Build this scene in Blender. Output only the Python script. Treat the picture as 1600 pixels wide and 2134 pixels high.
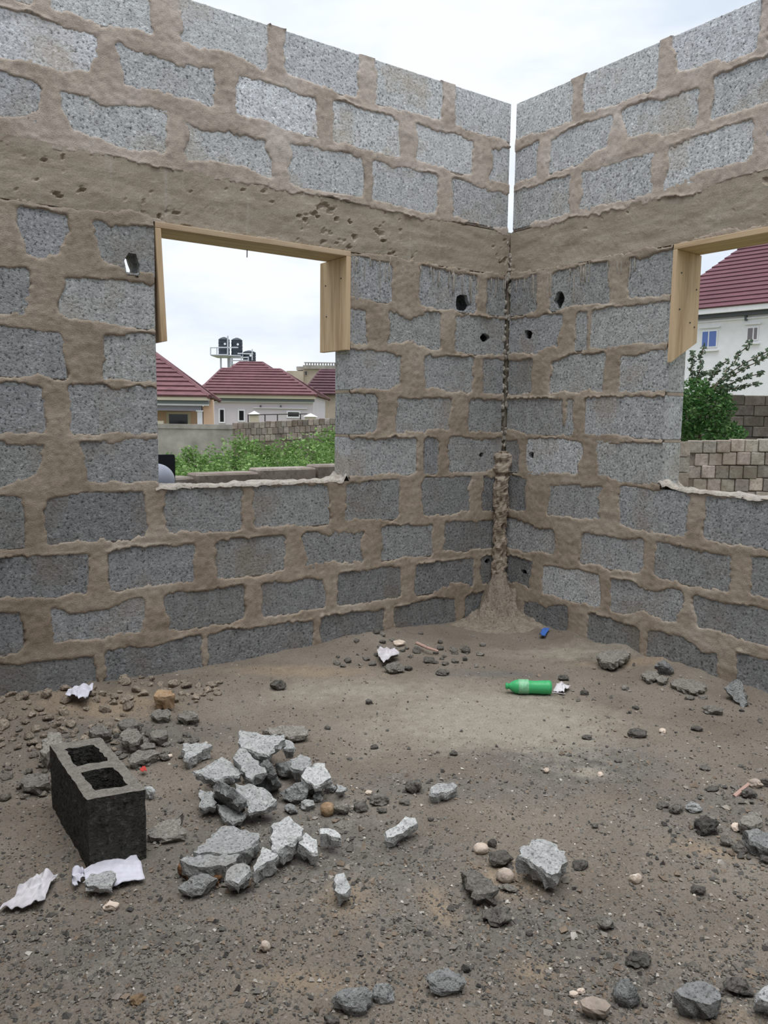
import bpy, bmesh, math, random
import numpy as np
from mathutils import Vector, Matrix
from mathutils.geometry import tessellate_polygon

for _o in list(bpy.data.objects):
    bpy.data.objects.remove(_o, do_unlink=True)
scene = bpy.context.scene
COL = scene.collection
random.seed(7)

# ------------------------------------------------------------------ camera
FPX, YAW, PITCH, ROLL = 1670.04, 0.9512, -0.1179, 0.0132
CAM = np.array([-3.6023, -3.7437, 1.2757])
_cy, _sy = math.cos(YAW), math.sin(YAW)
FW = np.array([_cy * math.cos(PITCH), _sy * math.cos(PITCH), math.sin(PITCH)])
_r = np.array([_sy, -_cy, 0.0])
_u = np.cross(_r, FW)
RT = _r * math.cos(ROLL) + _u * math.sin(ROLL)
UP = -_r * math.sin(ROLL) + _u * math.cos(ROLL)
E1 = np.array([_sy, -_cy, 0.0])        # horizontal right
E2 = np.array([_cy, _sy, 0.0])         # horizontal forward
cd = bpy.data.cameras.new('camera')
cam = bpy.data.objects.new('camera', cd)
COL.objects.link(cam)
cd.sensor_fit = 'VERTICAL'
cd.sensor_height = 24.0
cd.lens = 24.0 * FPX / 2134.0
cd.clip_end = 600
cam.matrix_world = Matrix(((RT[0], UP[0], -FW[0], CAM[0]), (RT[1], UP[1], -FW[1], CAM[1]),
                           (RT[2], UP[2], -FW[2], CAM[2]), (0, 0, 0, 1)))
scene.camera = cam

# ------------------------------------------------------------------ sky, sun, exposure
scene.view_settings.view_transform = 'Standard'
scene.view_settings.look = 'None'
scene.view_settings.gamma = 1
scene.view_settings.use_curve_mapping = False
scene.view_settings.exposure = 1.06

world = bpy.data.worlds.new('overcast_sky')
scene.world = world
world.use_nodes = True
nt = world.node_tree
nt.nodes.clear()
wo = nt.nodes.new('ShaderNodeOutputWorld')
bg = nt.nodes.new('ShaderNodeBackground')
tc = nt.nodes.new('ShaderNodeTexCoord')
mp = nt.nodes.new('ShaderNodeMapping')
mp.inputs['Scale'].default_value = (1.6, 1.6, 5.0)
nz = nt.nodes.new('ShaderNodeTexNoise')
nz.inputs['Scale'].default_value = 2.2
nz.inputs['Detail'].default_value = 5
nz.inputs['Roughness'].default_value = 0.55
cr = nt.nodes.new('ShaderNodeValToRGB')
cr.color_ramp.elements[0].position = 0.32
cr.color_ramp.elements[0].color = (0.57, 0.65, 0.75, 1)
cr.color_ramp.elements[1].position = 0.62
cr.color_ramp.elements[1].color = (0.80, 0.835, 0.91, 1)
nt.links.new(tc.outputs['Generated'], mp.inputs['Vector'])
nt.links.new(mp.outputs['Vector'], nz.inputs['Vector'])
nt.links.new(nz.outputs['Fac'], cr.inputs['Fac'])
nt.links.new(cr.outputs['Color'], bg.inputs['Color'])
bg.inputs['Strength'].default_value = 0.59
nt.links.new(bg.outputs['Background'], wo.inputs['Surface'])

sd = bpy.data.lights.new('veiled_sun', 'SUN')
sd.energy = 1.35
sd.angle = math.radians(55)
sd.color = (1.0, 0.985, 0.96)
sun = bpy.data.objects.new('veiled_sun', sd)
COL.objects.link(sun)
_dir = Vector((0.14, 0.14, -1.0)).normalized()      # light travels this way
sun.rotation_euler = _dir.to_track_quat('-Z', 'Y').to_euler()
sun.location = (-2, -2, 12)

# ------------------------------------------------------------------ numpy noise
def _h(ix, iy, iz, seed):
    n = (ix.astype(np.int64) * 374761393 + iy.astype(np.int64) * 668265263 + iz.astype(np.int64) * 2147483647 + seed * 1274126177) & 0xffffffff
    n = ((n ^ (n >> 13)) * 1274126177) & 0xffffffff
    n = (n ^ (n >> 16)) & 0xffffffff
    return n / 4294967295.0

def vnoise(x, y, z=0.0, seed=0):
    x = np.asarray(x, float); y = np.asarray(y, float); z = np.zeros_like(x) + z
    ix, iy, iz = np.floor(x), np.floor(y), np.floor(z)
    fx, fy, fz = x - ix, y - iy, z - iz
    fx = fx * fx * (3 - 2 * fx); fy = fy * fy * (3 - 2 * fy); fz = fz * fz * (3 - 2 * fz)
    r = 0
    for a in (0, 1):
        for b in (0, 1):
            for c in (0, 1):
                w = (fx if a else 1 - fx) * (fy if b else 1 - fy) * (fz if c else 1 - fz)
                r = r + w * _h(ix + a, iy + b, iz + c, seed)
    return r * 2 - 1

def fbm(x, y, z=0.0, seed=0, octv=3):
    r, a, f = 0, 1.0, 1.0
    for i in range(octv):
        r = r + a * vnoise(np.asarray(x) * f, np.asarray(y) * f, np.asarray(z) * f, seed + i * 17)
        a *= 0.5; f *= 2.03
    return r

def sstep(t):
    t = np.clip(t, 0, 1)
    return t * t * (3 - 2 * t)

# ------------------------------------------------------------------ pixel measuring helpers (image 1600 x 2134)
def ray(px, py):
    return FW * FPX + RT * (px - 800.0) - UP * (py - 1067.0)

def P(px, py, z=0.0):
    """the point of height z seen at a photo pixel"""
    d = ray(px, py)
    return CAM + d * ((z - CAM[2]) / d[2])

def W(px, py, D):
    """the point at horizontal forward distance D seen at a photo pixel"""
    d = ray(px, py)
    return CAM + d * (D / d.dot(E2))

def loc2(X, D, Z):
    """local frame: X metres right of the camera, D metres ahead, height Z"""
    v = E1 * X + E2 * D
    return np.array([CAM[0] + v[0], CAM[1] + v[1], Z])

def toX(px, py, D):
    return float((W(px, py, D) - CAM).dot(E1))

def toZ(px, py, D):
    return float(W(px, py, D)[2])

def floor_h(x, y):
    x = np.asarray(x, float); y = np.asarray(y, float)
    h = 0.010 * fbm(x * 1.7, y * 1.7, 0.3, 5, 3) + 0.004 * fbm(x * 9, y * 9, 0.7, 9, 3)
    m = np.exp(-(((x + 2.75) / 0.50) ** 2 + ((y + 0.18) / 0.26) ** 2))      # loose soil banked on the left wall
    h = h + m * (0.055 + 0.03 * fbm(x * 7, y * 7, 0, 31, 3))
    m2 = np.exp(-(((x + 1.0) / 0.45) ** 2 + ((y + 0.10) / 0.14) ** 2))
    h = h + m2 * (0.035 + 0.02 * fbm(x * 8, y * 8, 0, 33, 3))
    m3 = np.exp(-(((x + 0.06) / 0.14) ** 2 + ((y + 0.9) / 0.8) ** 2))
    h = h + m3 * (0.03 + 0.02 * fbm(x * 8, y * 8, 0, 35, 3))
    return h

# ------------------------------------------------------------------ object helpers
def mesh_of(name, verts, faces, mat=None, smooth=False):
    me = bpy.data.meshes.new(name)
    me.from_pydata([tuple(map(float, v)) for v in verts], [], [tuple(map(int, f)) for f in faces])
    if mat: me.materials.append(mat)
    if smooth: me.polygons.foreach_set('use_smooth', [True] * len(me.polygons))
    me.update()
    return me

WORLD = {}          # where each object's origin stands in the place
def place(name, me, loc, parent=None, rot=None):
    o = bpy.data.objects.new(name, me)
    COL.objects.link(o)
    WORLD[o.name] = Vector(loc)
    if parent is not None:
        o.parent = parent
        o.location = Vector(loc) - WORLD[parent.name]
    else:
        o.location = loc
    if rot: o.rotation_euler = rot
    return o

def obj(name, verts, faces, mat, parent=None, smooth=False, origin=None):
    """a mesh whose vertices are given in the place's own coordinates"""
    v = np.asarray(verts, float)
    if origin is None:
        origin = np.array([v[:, 0].mean(), v[:, 1].mean(), v[:, 2].min()])
    origin = np.asarray(origin, float)
    return place(name, mesh_of(name, v - origin, faces, mat, smooth), origin, parent)

def empty(name, loc):
    o = bpy.data.objects.new(name, None)
    COL.objects.link(o)
    o.location = tuple(float(c) for c in loc)
    o.empty_display_size = 0.1
    WORLD[o.name] = Vector(o.location)
    return o

def tag(o, label=None, cat=None, group=None, kind=None):
    if label: o['label'] = label
    if cat: o['category'] = cat
    if group: o['group'] = group
    if kind: o['kind'] = kind
    return o

def box_geo(a, b):
    x0, y0, z0 = a; x1, y1, z1 = b
    v = [(x0, y0, z0), (x1, y0, z0), (x1, y1, z0), (x0, y1, z0), (x0, y0, z1), (x1, y0, z1), (x1, y1, z1), (x0, y1, z1)]
    f = [(3, 2, 1, 0), (4, 5, 6, 7), (0, 1, 5, 4), (1, 2, 6, 5), (2, 3, 7, 6), (3, 0, 4, 7)]
    return v, f

class MB:
    """collects simple solids into one mesh"""
    def __init__(s): s.v = []; s.f = []
    def add(s, v, f):
        n = len(s.v)
        s.v += [tuple(p) for p in v]
        s.f += [tuple(i + n for i in q) for q in f]
        return s
    def box(s, a, b): return s.add(*box_geo(a, b))
    def lbox(s, X0, X1, D0, D1, Z0, Z1):
        """box in the camera-facing local frame of the far houses"""
        c = [loc2(X, D, Z) for Z in (Z0, Z1) for (X, D) in ((X0, D0), (X1, D0), (X1, D1), (X0, D1))]
        return s.add(c, [(3, 2, 1, 0), (4, 5, 6, 7), (0, 1, 5, 4), (1, 2, 6, 5), (2, 3, 7, 6), (3, 0, 4, 7)])
    def tube(s, p, q, r, n=8, r2=None):
        p = Vector(p); q = Vector(q); d = (q - p).normalized()
        a = d.orthogonal().normalized(); b = d.cross(a)
        r2 = r if r2 is None else r2
        v = [p + (a * math.cos(t) + b * math.sin(t)) * r for t in [2 * math.pi * i / n for i in range(n)]]
        v += [q + (a * math.cos(t) + b * math.sin(t)) * r2 for t in [2 * math.pi * i / n for i in range(n)]]
        f = [(i, (i + 1) % n, n + (i + 1) % n, n + i) for i in range(n)] + [tuple(range(n))[::-1], tuple(range(n, 2 * n))]
        return s.add(v, f)
    def build(s, name, mat, parent=None, smooth=False, origin=None):
        return obj(name, s.v, s.f, mat, parent, smooth, origin)

def bevel_box(name, a, b, mat, r=0.006):
    """bevelled box mesh centred on its own origin (cheap: 44 tris)"""
    bm = bmesh.new()
    bmesh.ops.create_cube(bm, size=1)
    sx, sy, sz = (b[i] - a[i] for i in range(3))
    for v in bm.verts: v.co = Vector((v.co.x * sx, v.co.y * sy, v.co.z * sz))
    bmesh.ops.bevel(bm, geom=list(bm.edges), offset=r, segments=1, affect='EDGES', profile=0.5)
    me = bpy.data.meshes.new(name)
    bm.to_mesh(me); bm.free()
    me.materials.append(mat)
    return me

# ------------------------------------------------------------------ materials
def new_mat(name):
    m = bpy.data.materials.new(name)
    m.use_nodes = True
    t = m.node_tree
    b = t.nodes['Principled BSDF']
    b.inputs['Specular IOR Level'].default_value = 0.25
    return m, t, b

def N(t, typ, **kw):
    n = t.nodes.new(typ)
    for k, v in kw.items():
        if k in n.inputs: n.inputs[k].default_value = v
        else: setattr(n, k, v)
    return n

def ramp(t, fac, stops):
    r = t.nodes.new('ShaderNodeValToRGB')
    while len(r.color_ramp.elements) < len(stops): r.color_ramp.elements.new(0.5)
    for e, (p, c) in zip(r.color_ramp.elements, stops):
        e.position = p
        e.color = (c, c, c, 1) if isinstance(c, (int, float)) else tuple(c) + (1,)
    t.links.new(fac, r.inputs['Fac'])
    return r.outputs['Color']

def mix(t, fac, a, b, mode='MIX'):
    m = t.nodes.new('ShaderNodeMix')
    m.data_type = 'RGBA'; m.blend_type = mode
    for sock, val in ((m.inputs[0], fac), (m.inputs[6], a), (m.inputs[7], b)):
        if isinstance(val, bpy.types.NodeSocket): t.links.new(val, sock)
        elif isinstance(val, (int, float)): sock.default_value = val
        else: sock.default_value = tuple(val) + (1,)
    return m.outputs[2]

def noise(t, vec, scale, detail=3, rough=0.6):
    n = N(t, 'ShaderNodeTexNoise', Scale=scale, Detail=detail, Roughness=rough)
    t.links.new(vec, n.inputs['Vector'])
    return n.outputs['Fac']

def bump(t, b, h, strength, dist):
    n = N(t, 'ShaderNodeBump', Strength=strength, Distance=dist)
    t.links.new(h, n.inputs['Height'])
    t.links.new(n.outputs['Normal'], b.inputs['Normal'])
    return n

def granular(name, base, dark, light, scale=95.0, rough=0.95, stain=None, stain_lo=0.52, tint=True, dist=0.006, bstr=1.0):
    """coarse sandcrete: grains and voids, tinted by the object's own colour"""
    m, t, b = new_mat(name)
    g = N(t, 'ShaderNodeNewGeometry')
    pos = g.outputs['Position']
    n1 = noise(t, pos, scale, 3, 0.7)
    n2 = noise(t, pos, scale * 0.28, 3, 0.6)
    n3 = noise(t, pos, 3.1, 4, 0.55)
    grain = ramp(t, n1, [(0.32, dark), (0.47, base), (0.58, base), (0.70, light)])
    blot = ramp(t, n2, [(0.34, 0.78), (0.60, 1.06)])
    c = mix(t, 1.0, grain, blot, 'MULTIPLY')
    if stain:
        c = mix(t, ramp(t, n3, [(stain_lo, 0.0), (stain_lo + 0.16, 0.55)]), c, stain)
    if tint:
        oi = N(t, 'ShaderNodeObjectInfo')
        c = mix(t, 1.0, c, oi.outputs['Color'], 'MULTIPLY')
    t.links.new(c, b.inputs['Base Color'])
    b.inputs['Roughness'].default_value = rough
    bump(t, b, n1, bstr, dist)
    return m

def plain(name, col, rough=0.7, spec=0.25, var=0.0, vscale=4.0, metal=0.0):
    m, t, b = new_mat(name)
    b.inputs['Roughness'].default_value = rough
    b.inputs['Specular IOR Level'].default_value = spec
    b.inputs['Metallic'].default_value = metal
    if var > 0:
        g = N(t, 'ShaderNodeNewGeometry')
        n = noise(t, g.outputs['Position'], vscale, 4, 0.6)
        lo = tuple(max(0, c * (1 - var)) for c in col); hi = tuple(min(1, c * (1 + var)) for c in col)
        t.links.new(ramp(t, n, [(0.3, lo), (0.7, hi)]), b.inputs['Base Color'])
    else:
        b.inputs['Base Color'].default_value = tuple(col) + (1,)
    return m

M_BLOCK = granular('sandcrete_block', (0.42, 0.422, 0.415), (0.09, 0.092, 0.091), (0.70, 0.71, 0.70), 74.0,
                   stain=(0.33, 0.27, 0.20), stain_lo=0.53)
M_RUBBLE = granular('broken_sandcrete', (0.45, 0.46, 0.455), (0.12, 0.125, 0.125), (0.68, 0.69, 0.68), 130.0,
                    stain=(0.27, 0.235, 0.19), stain_lo=0.62, dist=0.009)
M_CLOD = granular('grit_clod', (0.165, 0.155, 0.138), (0.045, 0.042, 0.038), (0.30, 0.285, 0.26), 120.0, dist=0.006)
M_OUTBLOCK = granular('weathered_block', (0.37, 0.325, 0.29), (0.22, 0.185, 0.16), (0.48, 0.43, 0.39), 30.0,
                      stain=(0.20, 0.155, 0.12), stain_lo=0.44, dist=0.004)

def mortar_mat():
    m, t, b = new_mat('brown_mortar')
    g = N(t, 'ShaderNodeNewGeometry')
    pos = g.outputs['Position']
    a = noise(t, pos, 2.3, 5, 0.6)
    c = noise(t, pos, 26, 4, 0.65)
    d = noise(t, pos, 240, 2, 0.6)
    col = ramp(t, a, [(0.30, (0.285, 0.228, 0.170)), (0.50, (0.39, 0.322, 0.253)), (0.70, (0.475, 0.412, 0.342))])
    col = mix(t, 1.0, col, ramp(t, c, [(0.28, 0.76), (0.5, 1.0), (0.75, 1.10)]), 'MULTIPLY')
    col = mix(t, 1.0, col, ramp(t, d, [(0.3, 0.86), (0.7, 1.08)]), 'MULTIPLY')
    # above the ring beam: a paler, pinker mix, lifted further by painted light
    sp = N(t, 'ShaderNodeSeparateXYZ'); t.links.new(pos, sp.inputs[0])
    gt = N(t, 'ShaderNodeMath', operation='GREATER_THAN'); gt.inputs[1].default_value = 2.37
    t.links.new(sp.outputs[2], gt.inputs[0])
    col = mix(t, gt.outputs[0], col, mix(t, 1.0, col, (1.34, 1.38, 1.48), 'MULTIPLY'))
    t.links.new(col, b.inputs['Base Color'])
    b.inputs['Roughness'].default_value = 0.95
    h = N(t, 'ShaderNodeMath', operation='ADD')
    t.links.new(c, h.inputs[0]); t.links.new(d, h.inputs[1])
    bump(t, b, h.outputs[0], 0.6, 0.005)
    return m
M_MORTAR = mortar_mat()

def beam_mat():
    m, t, b = new_mat('cast_concrete_beam')
    g = N(t, 'ShaderNodeNewGeometry')
    pos = g.outputs['Position']
    mpn = N(t, 'ShaderNodeMapping'); mpn.inputs['Scale'].default_value = (3, 3, 14)
    t.links.new(pos, mpn.inputs['Vector'])
    a = noise(t, mpn.outputs['Vector'], 1.5, 5, 0.6)
    v = N(t, 'ShaderNodeMapping'); v.inputs['Scale'].default_value = (22, 22, 1.6)
    t.links.new(pos, v.inputs['Vector'])
    streak = noise(t, v.outputs['Vector'], 1.0, 3, 0.6)
    c = noise(t, pos, 150, 3, 0.65)
    col = ramp(t, a, [(0.30, (0.30, 0.252, 0.190)), (0.50, (0.395, 0.338, 0.262)), (0.72, (0.465, 0.410, 0.335))])
    col = mix(t, ramp(t, streak, [(0.62, 0.0), (0.74, 0.55)]), col, (0.47, 0.43, 0.37))
    col = mix(t, 1.0, col, ramp(t, c, [(0.28, 0.82), (0.7, 1.08)]), 'MULTIPLY')
    t.links.new(col, b.inputs['Base Color'])
    b.inputs['Roughness'].default_value = 0.9
    bump(t, b, c, 0.5, 0.004)
    return m
M_BEAM = beam_mat()

def floor_mat():
    m, t, b = new_mat('dirt_floor')
    g = N(t, 'ShaderNodeNewGeometry')
    pos = g.outputs['Position']
    at = N(t, 'ShaderNodeAttribute', attribute_name='zone')
    sep = N(t, 'ShaderNodeSeparateColor')
    t.links.new(at.outputs['Color'], sep.inputs['Color'])
    big = noise(t, pos, 2.2, 5, 0.6)
    mid = noise(t, pos, 16, 5, 0.65)
    fine = noise(t, pos, 150, 3, 0.7)
    soil = ramp(t, big, [(0.32, (0.195, 0.166, 0.134)), (0.52, (0.248, 0.215, 0.177)), (0.72, (0.290, 0.260, 0.220))])
    grit = ramp(t, mid, [(0.3, (0.130, 0.122, 0.110)), (0.6, (0.200, 0.190, 0.173)), (0.8, (0.250, 0.238, 0.218))])
    pale = ramp(t, mid, [(0.3, (0.315, 0.285, 0.235)), (0.7, (0.385, 0.352, 0.295))])
    tan = ramp(t, mid, [(0.3, (0.29, 0.228, 0.165)), (0.7, (0.36, 0.29, 0.215))])
    def msk(sock, lo, hi):
        ad = N(t, 'ShaderNodeMath', operation='ADD'); ad.inputs[1].default_value = -0.5
        t.links.new(mid, ad.inputs[0])
        a2 = N(t, 'ShaderNodeMath', operation='MULTIPLY_ADD'); a2.inputs[1].default_value = 0.9
        t.links.new(ad.outputs[0], a2.inputs[0]); t.links.new(sock, a2.inputs[2])
        return ramp(t, a2.outputs[0], [(lo, 0.0), (hi, 1.0)])
    c = mix(t, msk(sep.outputs['Green'], 0.15, 0.95), soil, grit)
    c = mix(t, msk(sep.outputs['Red'], 0.2, 0.85), c, pale)
    c = mix(t, msk(sep.outputs['Blue'], 0.25, 0.95), c, tan)
    c = mix(t, 1.0, c, ramp(t, fine, [(0.30, 0.55), (0.48, 1.0), (0.60, 1.0), (0.74, 1.45)]), 'MULTIPLY')
    t.links.new(c, b.inputs['Base Color'])
    b.inputs['Roughness'].default_value = 0.97
    b.inputs['Specular IOR Level'].default_value = 0.12
    h = N(t, 'ShaderNodeMath', operation='ADD')
    t.links.new(mid, h.inputs[0]); t.links.new(fine, h.inputs[1])
    bump(t, b, h.outputs[0], 0.85, 0.009)
    return m
M_FLOOR = floor_mat()

def vcol_mat(name, rough=0.9, attr='tone', trans=0.0):
    m, t, b = new_mat(name)
    at = N(t, 'ShaderNodeAttribute', attribute_name=attr)
    t.links.new(at.outputs['Color'], b.inputs['Base Color'])
    b.inputs['Roughness'].default_value = rough
    if trans > 0:
        out = t.nodes['Material Output']
        tr = N(t, 'ShaderNodeBsdfTranslucent')
        t.links.new(at.outputs['Color'], tr.inputs['Color'])
        ms = N(t, 'ShaderNodeMixShader', Fac=trans)
        t.links.new(b.outputs[0], ms.inputs[1]); t.links.new(tr.outputs[0], ms.inputs[2])
        t.links.new(ms.outputs[0], out.inputs['Surface'])
    return m
M_GRAVEL = vcol_mat('loose_gravel', 0.95)
M_LEAF = vcol_mat('green_leaves', 0.6, trans=0.3)

def wood_mat(name, base, dark, axis):
    m, t, b = new_mat(name)
    tcn = N(t, 'ShaderNodeTexCoord')
    mpn = N(t, 'ShaderNodeMapping')
    sc = [26.0, 26.0, 26.0]; sc[axis] = 1.7
    mpn.inputs['Scale'].default_value = sc
    t.links.new(tcn.outputs['Object'], mpn.inputs['Vector'])
    a = noise(t, mpn.outputs['Vector'], 1.0, 4, 0.6)
    k = noise(t, tcn.outputs['Object'], 5.0, 3, 0.5)
    c = ramp(t, a, [(0.30, dark), (0.55, base), (0.80, tuple(x * 1.12 for x in base))])
    c = mix(t, ramp(t, k, [(0.60, 0.0), (0.72, 0.45)]), c, dark)
    t.links.new(c, b.inputs['Base Color'])
    b.inputs['Roughness'].default_value = 0.75
    bump(t, b, a, 0.25, 0.002)
    return m
M_WOOD_X = wood_mat('sawn_timber_along_x', (0.58, 0.45, 0.31), (0.40, 0.28, 0.17), 0)
M_WOOD_Y = wood_mat('sawn_timber_along_y', (0.62, 0.46, 0.29), (0.42, 0.285, 0.165), 1)
M_WOOD_Z = wood_mat('sawn_timber_upright', (0.64, 0.475, 0.30), (0.40, 0.265, 0.15), 2)

def roof_mat(name, base, dark):
    m, t, b = new_mat(name)
    g = N(t, 'ShaderNodeNewGeometry')
    n = noise(t, g.outputs['Position'], 2.4, 4, 0.7)
    n2 = noise(t, g.outputs['Position'], 0.5, 2, 0.5)
    c = ramp(t, n, [(0.3, dark), (0.6, base)])
    c = mix(t, 1.0, c, ramp(t, n2, [(0.3, 0.9), (0.7, 1.1)]), 'MULTIPLY')
    t.links.new(c, b.inputs['Base Color'])
    b.inputs['Roughness'].default_value = 0.65
    return m
M_ROOF = roof_mat('maroon_roof_tile', (0.185, 0.088, 0.096), (0.130, 0.062, 0.070))
M_ROOF_D = roof_mat('dark_maroon_roof_tile', (0.120, 0.062, 0.072), (0.080, 0.042, 0.050))
M_ROOF_R = roof_mat('plum_roof_sheet', (0.145, 0.062, 0.078), (0.120, 0.052, 0.066))
M_WHITE = plain('white_render', (0.80, 0.79, 0.80), 0.8, var=0.04)
M_LILAC = plain('pale_lilac_render', (0.66, 0.60, 0.63), 0.85, var=0.05, vscale=0.6)
M_PEACH = plain('peach_render', (0.66, 0.45, 0.31), 0.85, var=0.06, vscale=0.6)
M_PURPLE = plain('grey_lilac_paint', (0.33, 0.32, 0.38), 0.8, var=0.05)
M_FASCIA_GREY = plain('grey_fascia_band', (0.20, 0.225, 0.235), 0.7)
M_GUTTER = plain('slate_gutter_band', (0.105, 0.115, 0.13), 0.6)
M_CREAM = plain('cream_render', (0.60, 0.54, 0.42), 0.85, var=0.08, vscale=0.5)
M_BEIGE = plain('raw_beige_blockwork', (0.46, 0.39, 0.31), 0.9, var=0.12, vscale=1.2)
M_GREYWALL = plain('weathered_grey_render', (0.31, 0.29, 0.26), 0.9, var=0.28, vscale=1.6)
M_GLASS_DARK = plain('dark_window_glass', (0.018, 0.02, 0.025), 0.15, 0.5)
M_GLASS_BLUE = plain('blue_window_glass', (0.085, 0.15, 0.42), 0.2, 0.5)
M_GLASS_GREY = plain('grey_window_glass', (0.16, 0.14, 0.15), 0.2, 0.5)
M_TANK = plain('black_plastic_tank', (0.028, 0.038, 0.05), 0.45, 0.4)
M_STEEL = plain('pale_painted_steel', (0.55, 0.57, 0.61), 0.5, 0.4)
M_DARKMETAL = plain('dark_metal', (0.06, 0.055, 0.05), 0.6, 0.3)
M_BLACKP = plain('black_plastic', (0.010, 0.012, 0.016), 0.5, 0.3)
M_GREYP = plain('smooth_grey_plastic', (0.33, 0.35, 0.42), 0.35, 0.4)
M_BARK = plain('brown_bark', (0.13, 0.10, 0.07), 0.9, var=0.2, vscale=20)
M_GROUND = plain('outside_ground', (0.16, 0.17, 0.085), 0.95, var=0.35, vscale=1.5)
M_PAPER = plain('crumpled_white_paper', (0.66, 0.66, 0.74), 0.8, var=0.14, vscale=28)
M_PLASTICBAG = plain('white_plastic_film', (0.62, 0.60, 0.63), 0.45, 0.4, var=0.16, vscale=30)
M_STONE = granular('pale_pebble', (0.44, 0.37, 0.31), (0.32, 0.26, 0.21), (0.54, 0.48, 0.42), 60.0, dist=0.001, bstr=0.4)
M_BROWNSTONE = granular('brown_pebble', (0.26, 0.18, 0.11), (0.15, 0.10, 0.06), (0.34, 0.25, 0.17), 60.0, dist=0.002, bstr=0.5)
M_RUST = granular('rust_brown_soil', (0.20, 0.10, 0.05), (0.06, 0.035, 0.022), (0.30, 0.17, 0.09), 90.0, dist=0.005)
M_SHADEDBLOCK = granular('shaded_block_sides', (0.055, 0.053, 0.046), (0.012, 0.011, 0.010), (0.135, 0.13, 0.115), 70.0, dist=0.014)  # hollow block sides, grey darkened with painted shade
M_LITBLOCKTOP = granular('lit_block_top', (0.225, 0.21, 0.185), (0.10, 0.093, 0.083), (0.32, 0.30, 0.27), 140.0, dist=0.004)  # same block's upward face, painted lighter as if lit from above
M_PINK = plain('pink_plastic', (0.50, 0.33, 0.28), 0.6)
M_BLUE = plain('blue_plastic', (0.06, 0.16, 0.50), 0.5)
M_RED = plain('red_plastic', (0.50, 0.06, 0.05), 0.5)

def bottle_mat():
    m, t, b = new_mat('green_bottle_plastic')
    b.inputs['Base Color'].default_value = (0.08, 0.52, 0.20, 1)
    b.inputs['Roughness'].default_value = 0.22
    b.inputs['Specular IOR Level'].default_value = 0.5
    b.inputs['Transmission Weight'].default_value = 0.2
    b.inputs['IOR'].default_value = 1.3
    return m
M_BOTTLE = bottle_mat()
M_LABEL = plain('pale_green_sleeve', (0.22, 0.52, 0.30), 0.4, 0.4, var=0.25, vscale=60)

# ================================================================== THE ROOM
WT = 0.150            # wall thickness
GAP = 0.020           # open joint between the two walls at the corner
TOP = 3.176
BEAM0, BEAM1 = 2.158, 2.425
LWIN = (-2.258, -1.178, 0.922, BEAM0)     # opening in the left wall
RWIN = (-2.30, -1.187, 0.922, BEAM0)      # opening in the right wall
LEND, REND = -4.1, -4.25

# courses: (visible bottom, visible top, [(start, end, tone)...]) measured along each wall from the corner
L_COURSES = [
 (2.955, 3.176, [(-2.689, -2.235, 1.05), (-2.132, -1.674, 1.05), (-1.578, -1.132, 1.0), (-1.026, -0.567, 1.05), (-0.467, -0.02, 1)]),
 (2.705, 2.905, [(-2.946, -2.496, 1.2), (-2.411, -1.939, 0.92), (-1.845, -1.384, 1.25), (-1.294, -0.861, 1.12), (-0.747, -0.317, 1.1), (-0.191, -0.02, 1)]),
 (2.44, 2.655, [(-3.185, -2.735, 0.85), (-2.664, -2.188, 0.95), (-2.114, -1.647, 1.0), (-1.557, -1.101, 0.97), (-1.041, -0.585, 0.95), (-0.473, -0.02, 0.85)]),
 (1.915, 2.135, [(-2.849, -2.629, 0.95), (-2.533, -2.258, 0.85), (-1.178, -0.903, 0.95), (-0.699, -0.267, 0.95), (-0.177, -0.02, 0.85)]),
 (1.672, 1.885, [(-3.261, -2.811, 0.85), (-2.683, -2.258, 1.15), (-1.178, -1.05, 0.95), (-0.932, -0.542, 0.95), (-0.431, -0.02, 0.95)]),
 (1.43, 1.64, [(-3.123, -2.673, 0.85), (-2.509, -2.258, 1.1), (-1.178, -0.803, 1.0), (-0.669, -0.277, 0.95), (-0.198, -0.02, 0.85)]),
 (1.185, 1.397, [(-3.216, -2.766, 0.85), (-2.657, -2.258, 0.95), (-1.178, -0.991, 0.85), (-0.85, -0.439, 0.95), (-0.308, -0.02, 0.85)]),
 (0.945, 1.155, [(-3.206, -2.756, 0.85), (-2.625, -2.258, 0.85), (-1.178, -0.708, 1.05), (-0.636, -0.541, 0.7), (-0.454, -0.02, 0.9)]),
 (0.69, 0.915, [(-3.32, -2.87, 0.85), (-2.776, -2.323, 0.8), (-2.228, -1.824, 1.0), (-1.761, -1.306, 1.05), (-1.202, -0.83, 0.9), (-0.652, -0.271, 0.85), (-0.171, -0.02, 0.7)]),
 (0.45, 0.64, [(-3.054, -2.604, 0.85), (-2.499, -2.086, 1.0), (-1.971, -1.571, 1.0), (-1.465, -1.064, 0.9), (-0.946, -0.572, 1.0), (-0.478, -0.02, 0.75)]),
 (0.215, 0.4, [(-3.344, -2.894, 0.85), (-2.779, -2.345, 1.15), (-2.238, -1.822, 0.8), (-1.712, -1.328, 0.85), (-1.24, -0.803, 0.75), (-0.695, -0.234, 0.75), (-0.16, -0.02, 0.7)]),
 (-0.06, 0.165, [(-3.03, -2.579, 0.8), (-2.535, -2.055, 0.8), (-2.017, -1.41, 0.8), (-1.354, -0.921, 0.75), (-0.851, -0.366, 0.7), (-0.30, -0.02, 0.7)]),
]
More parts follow.
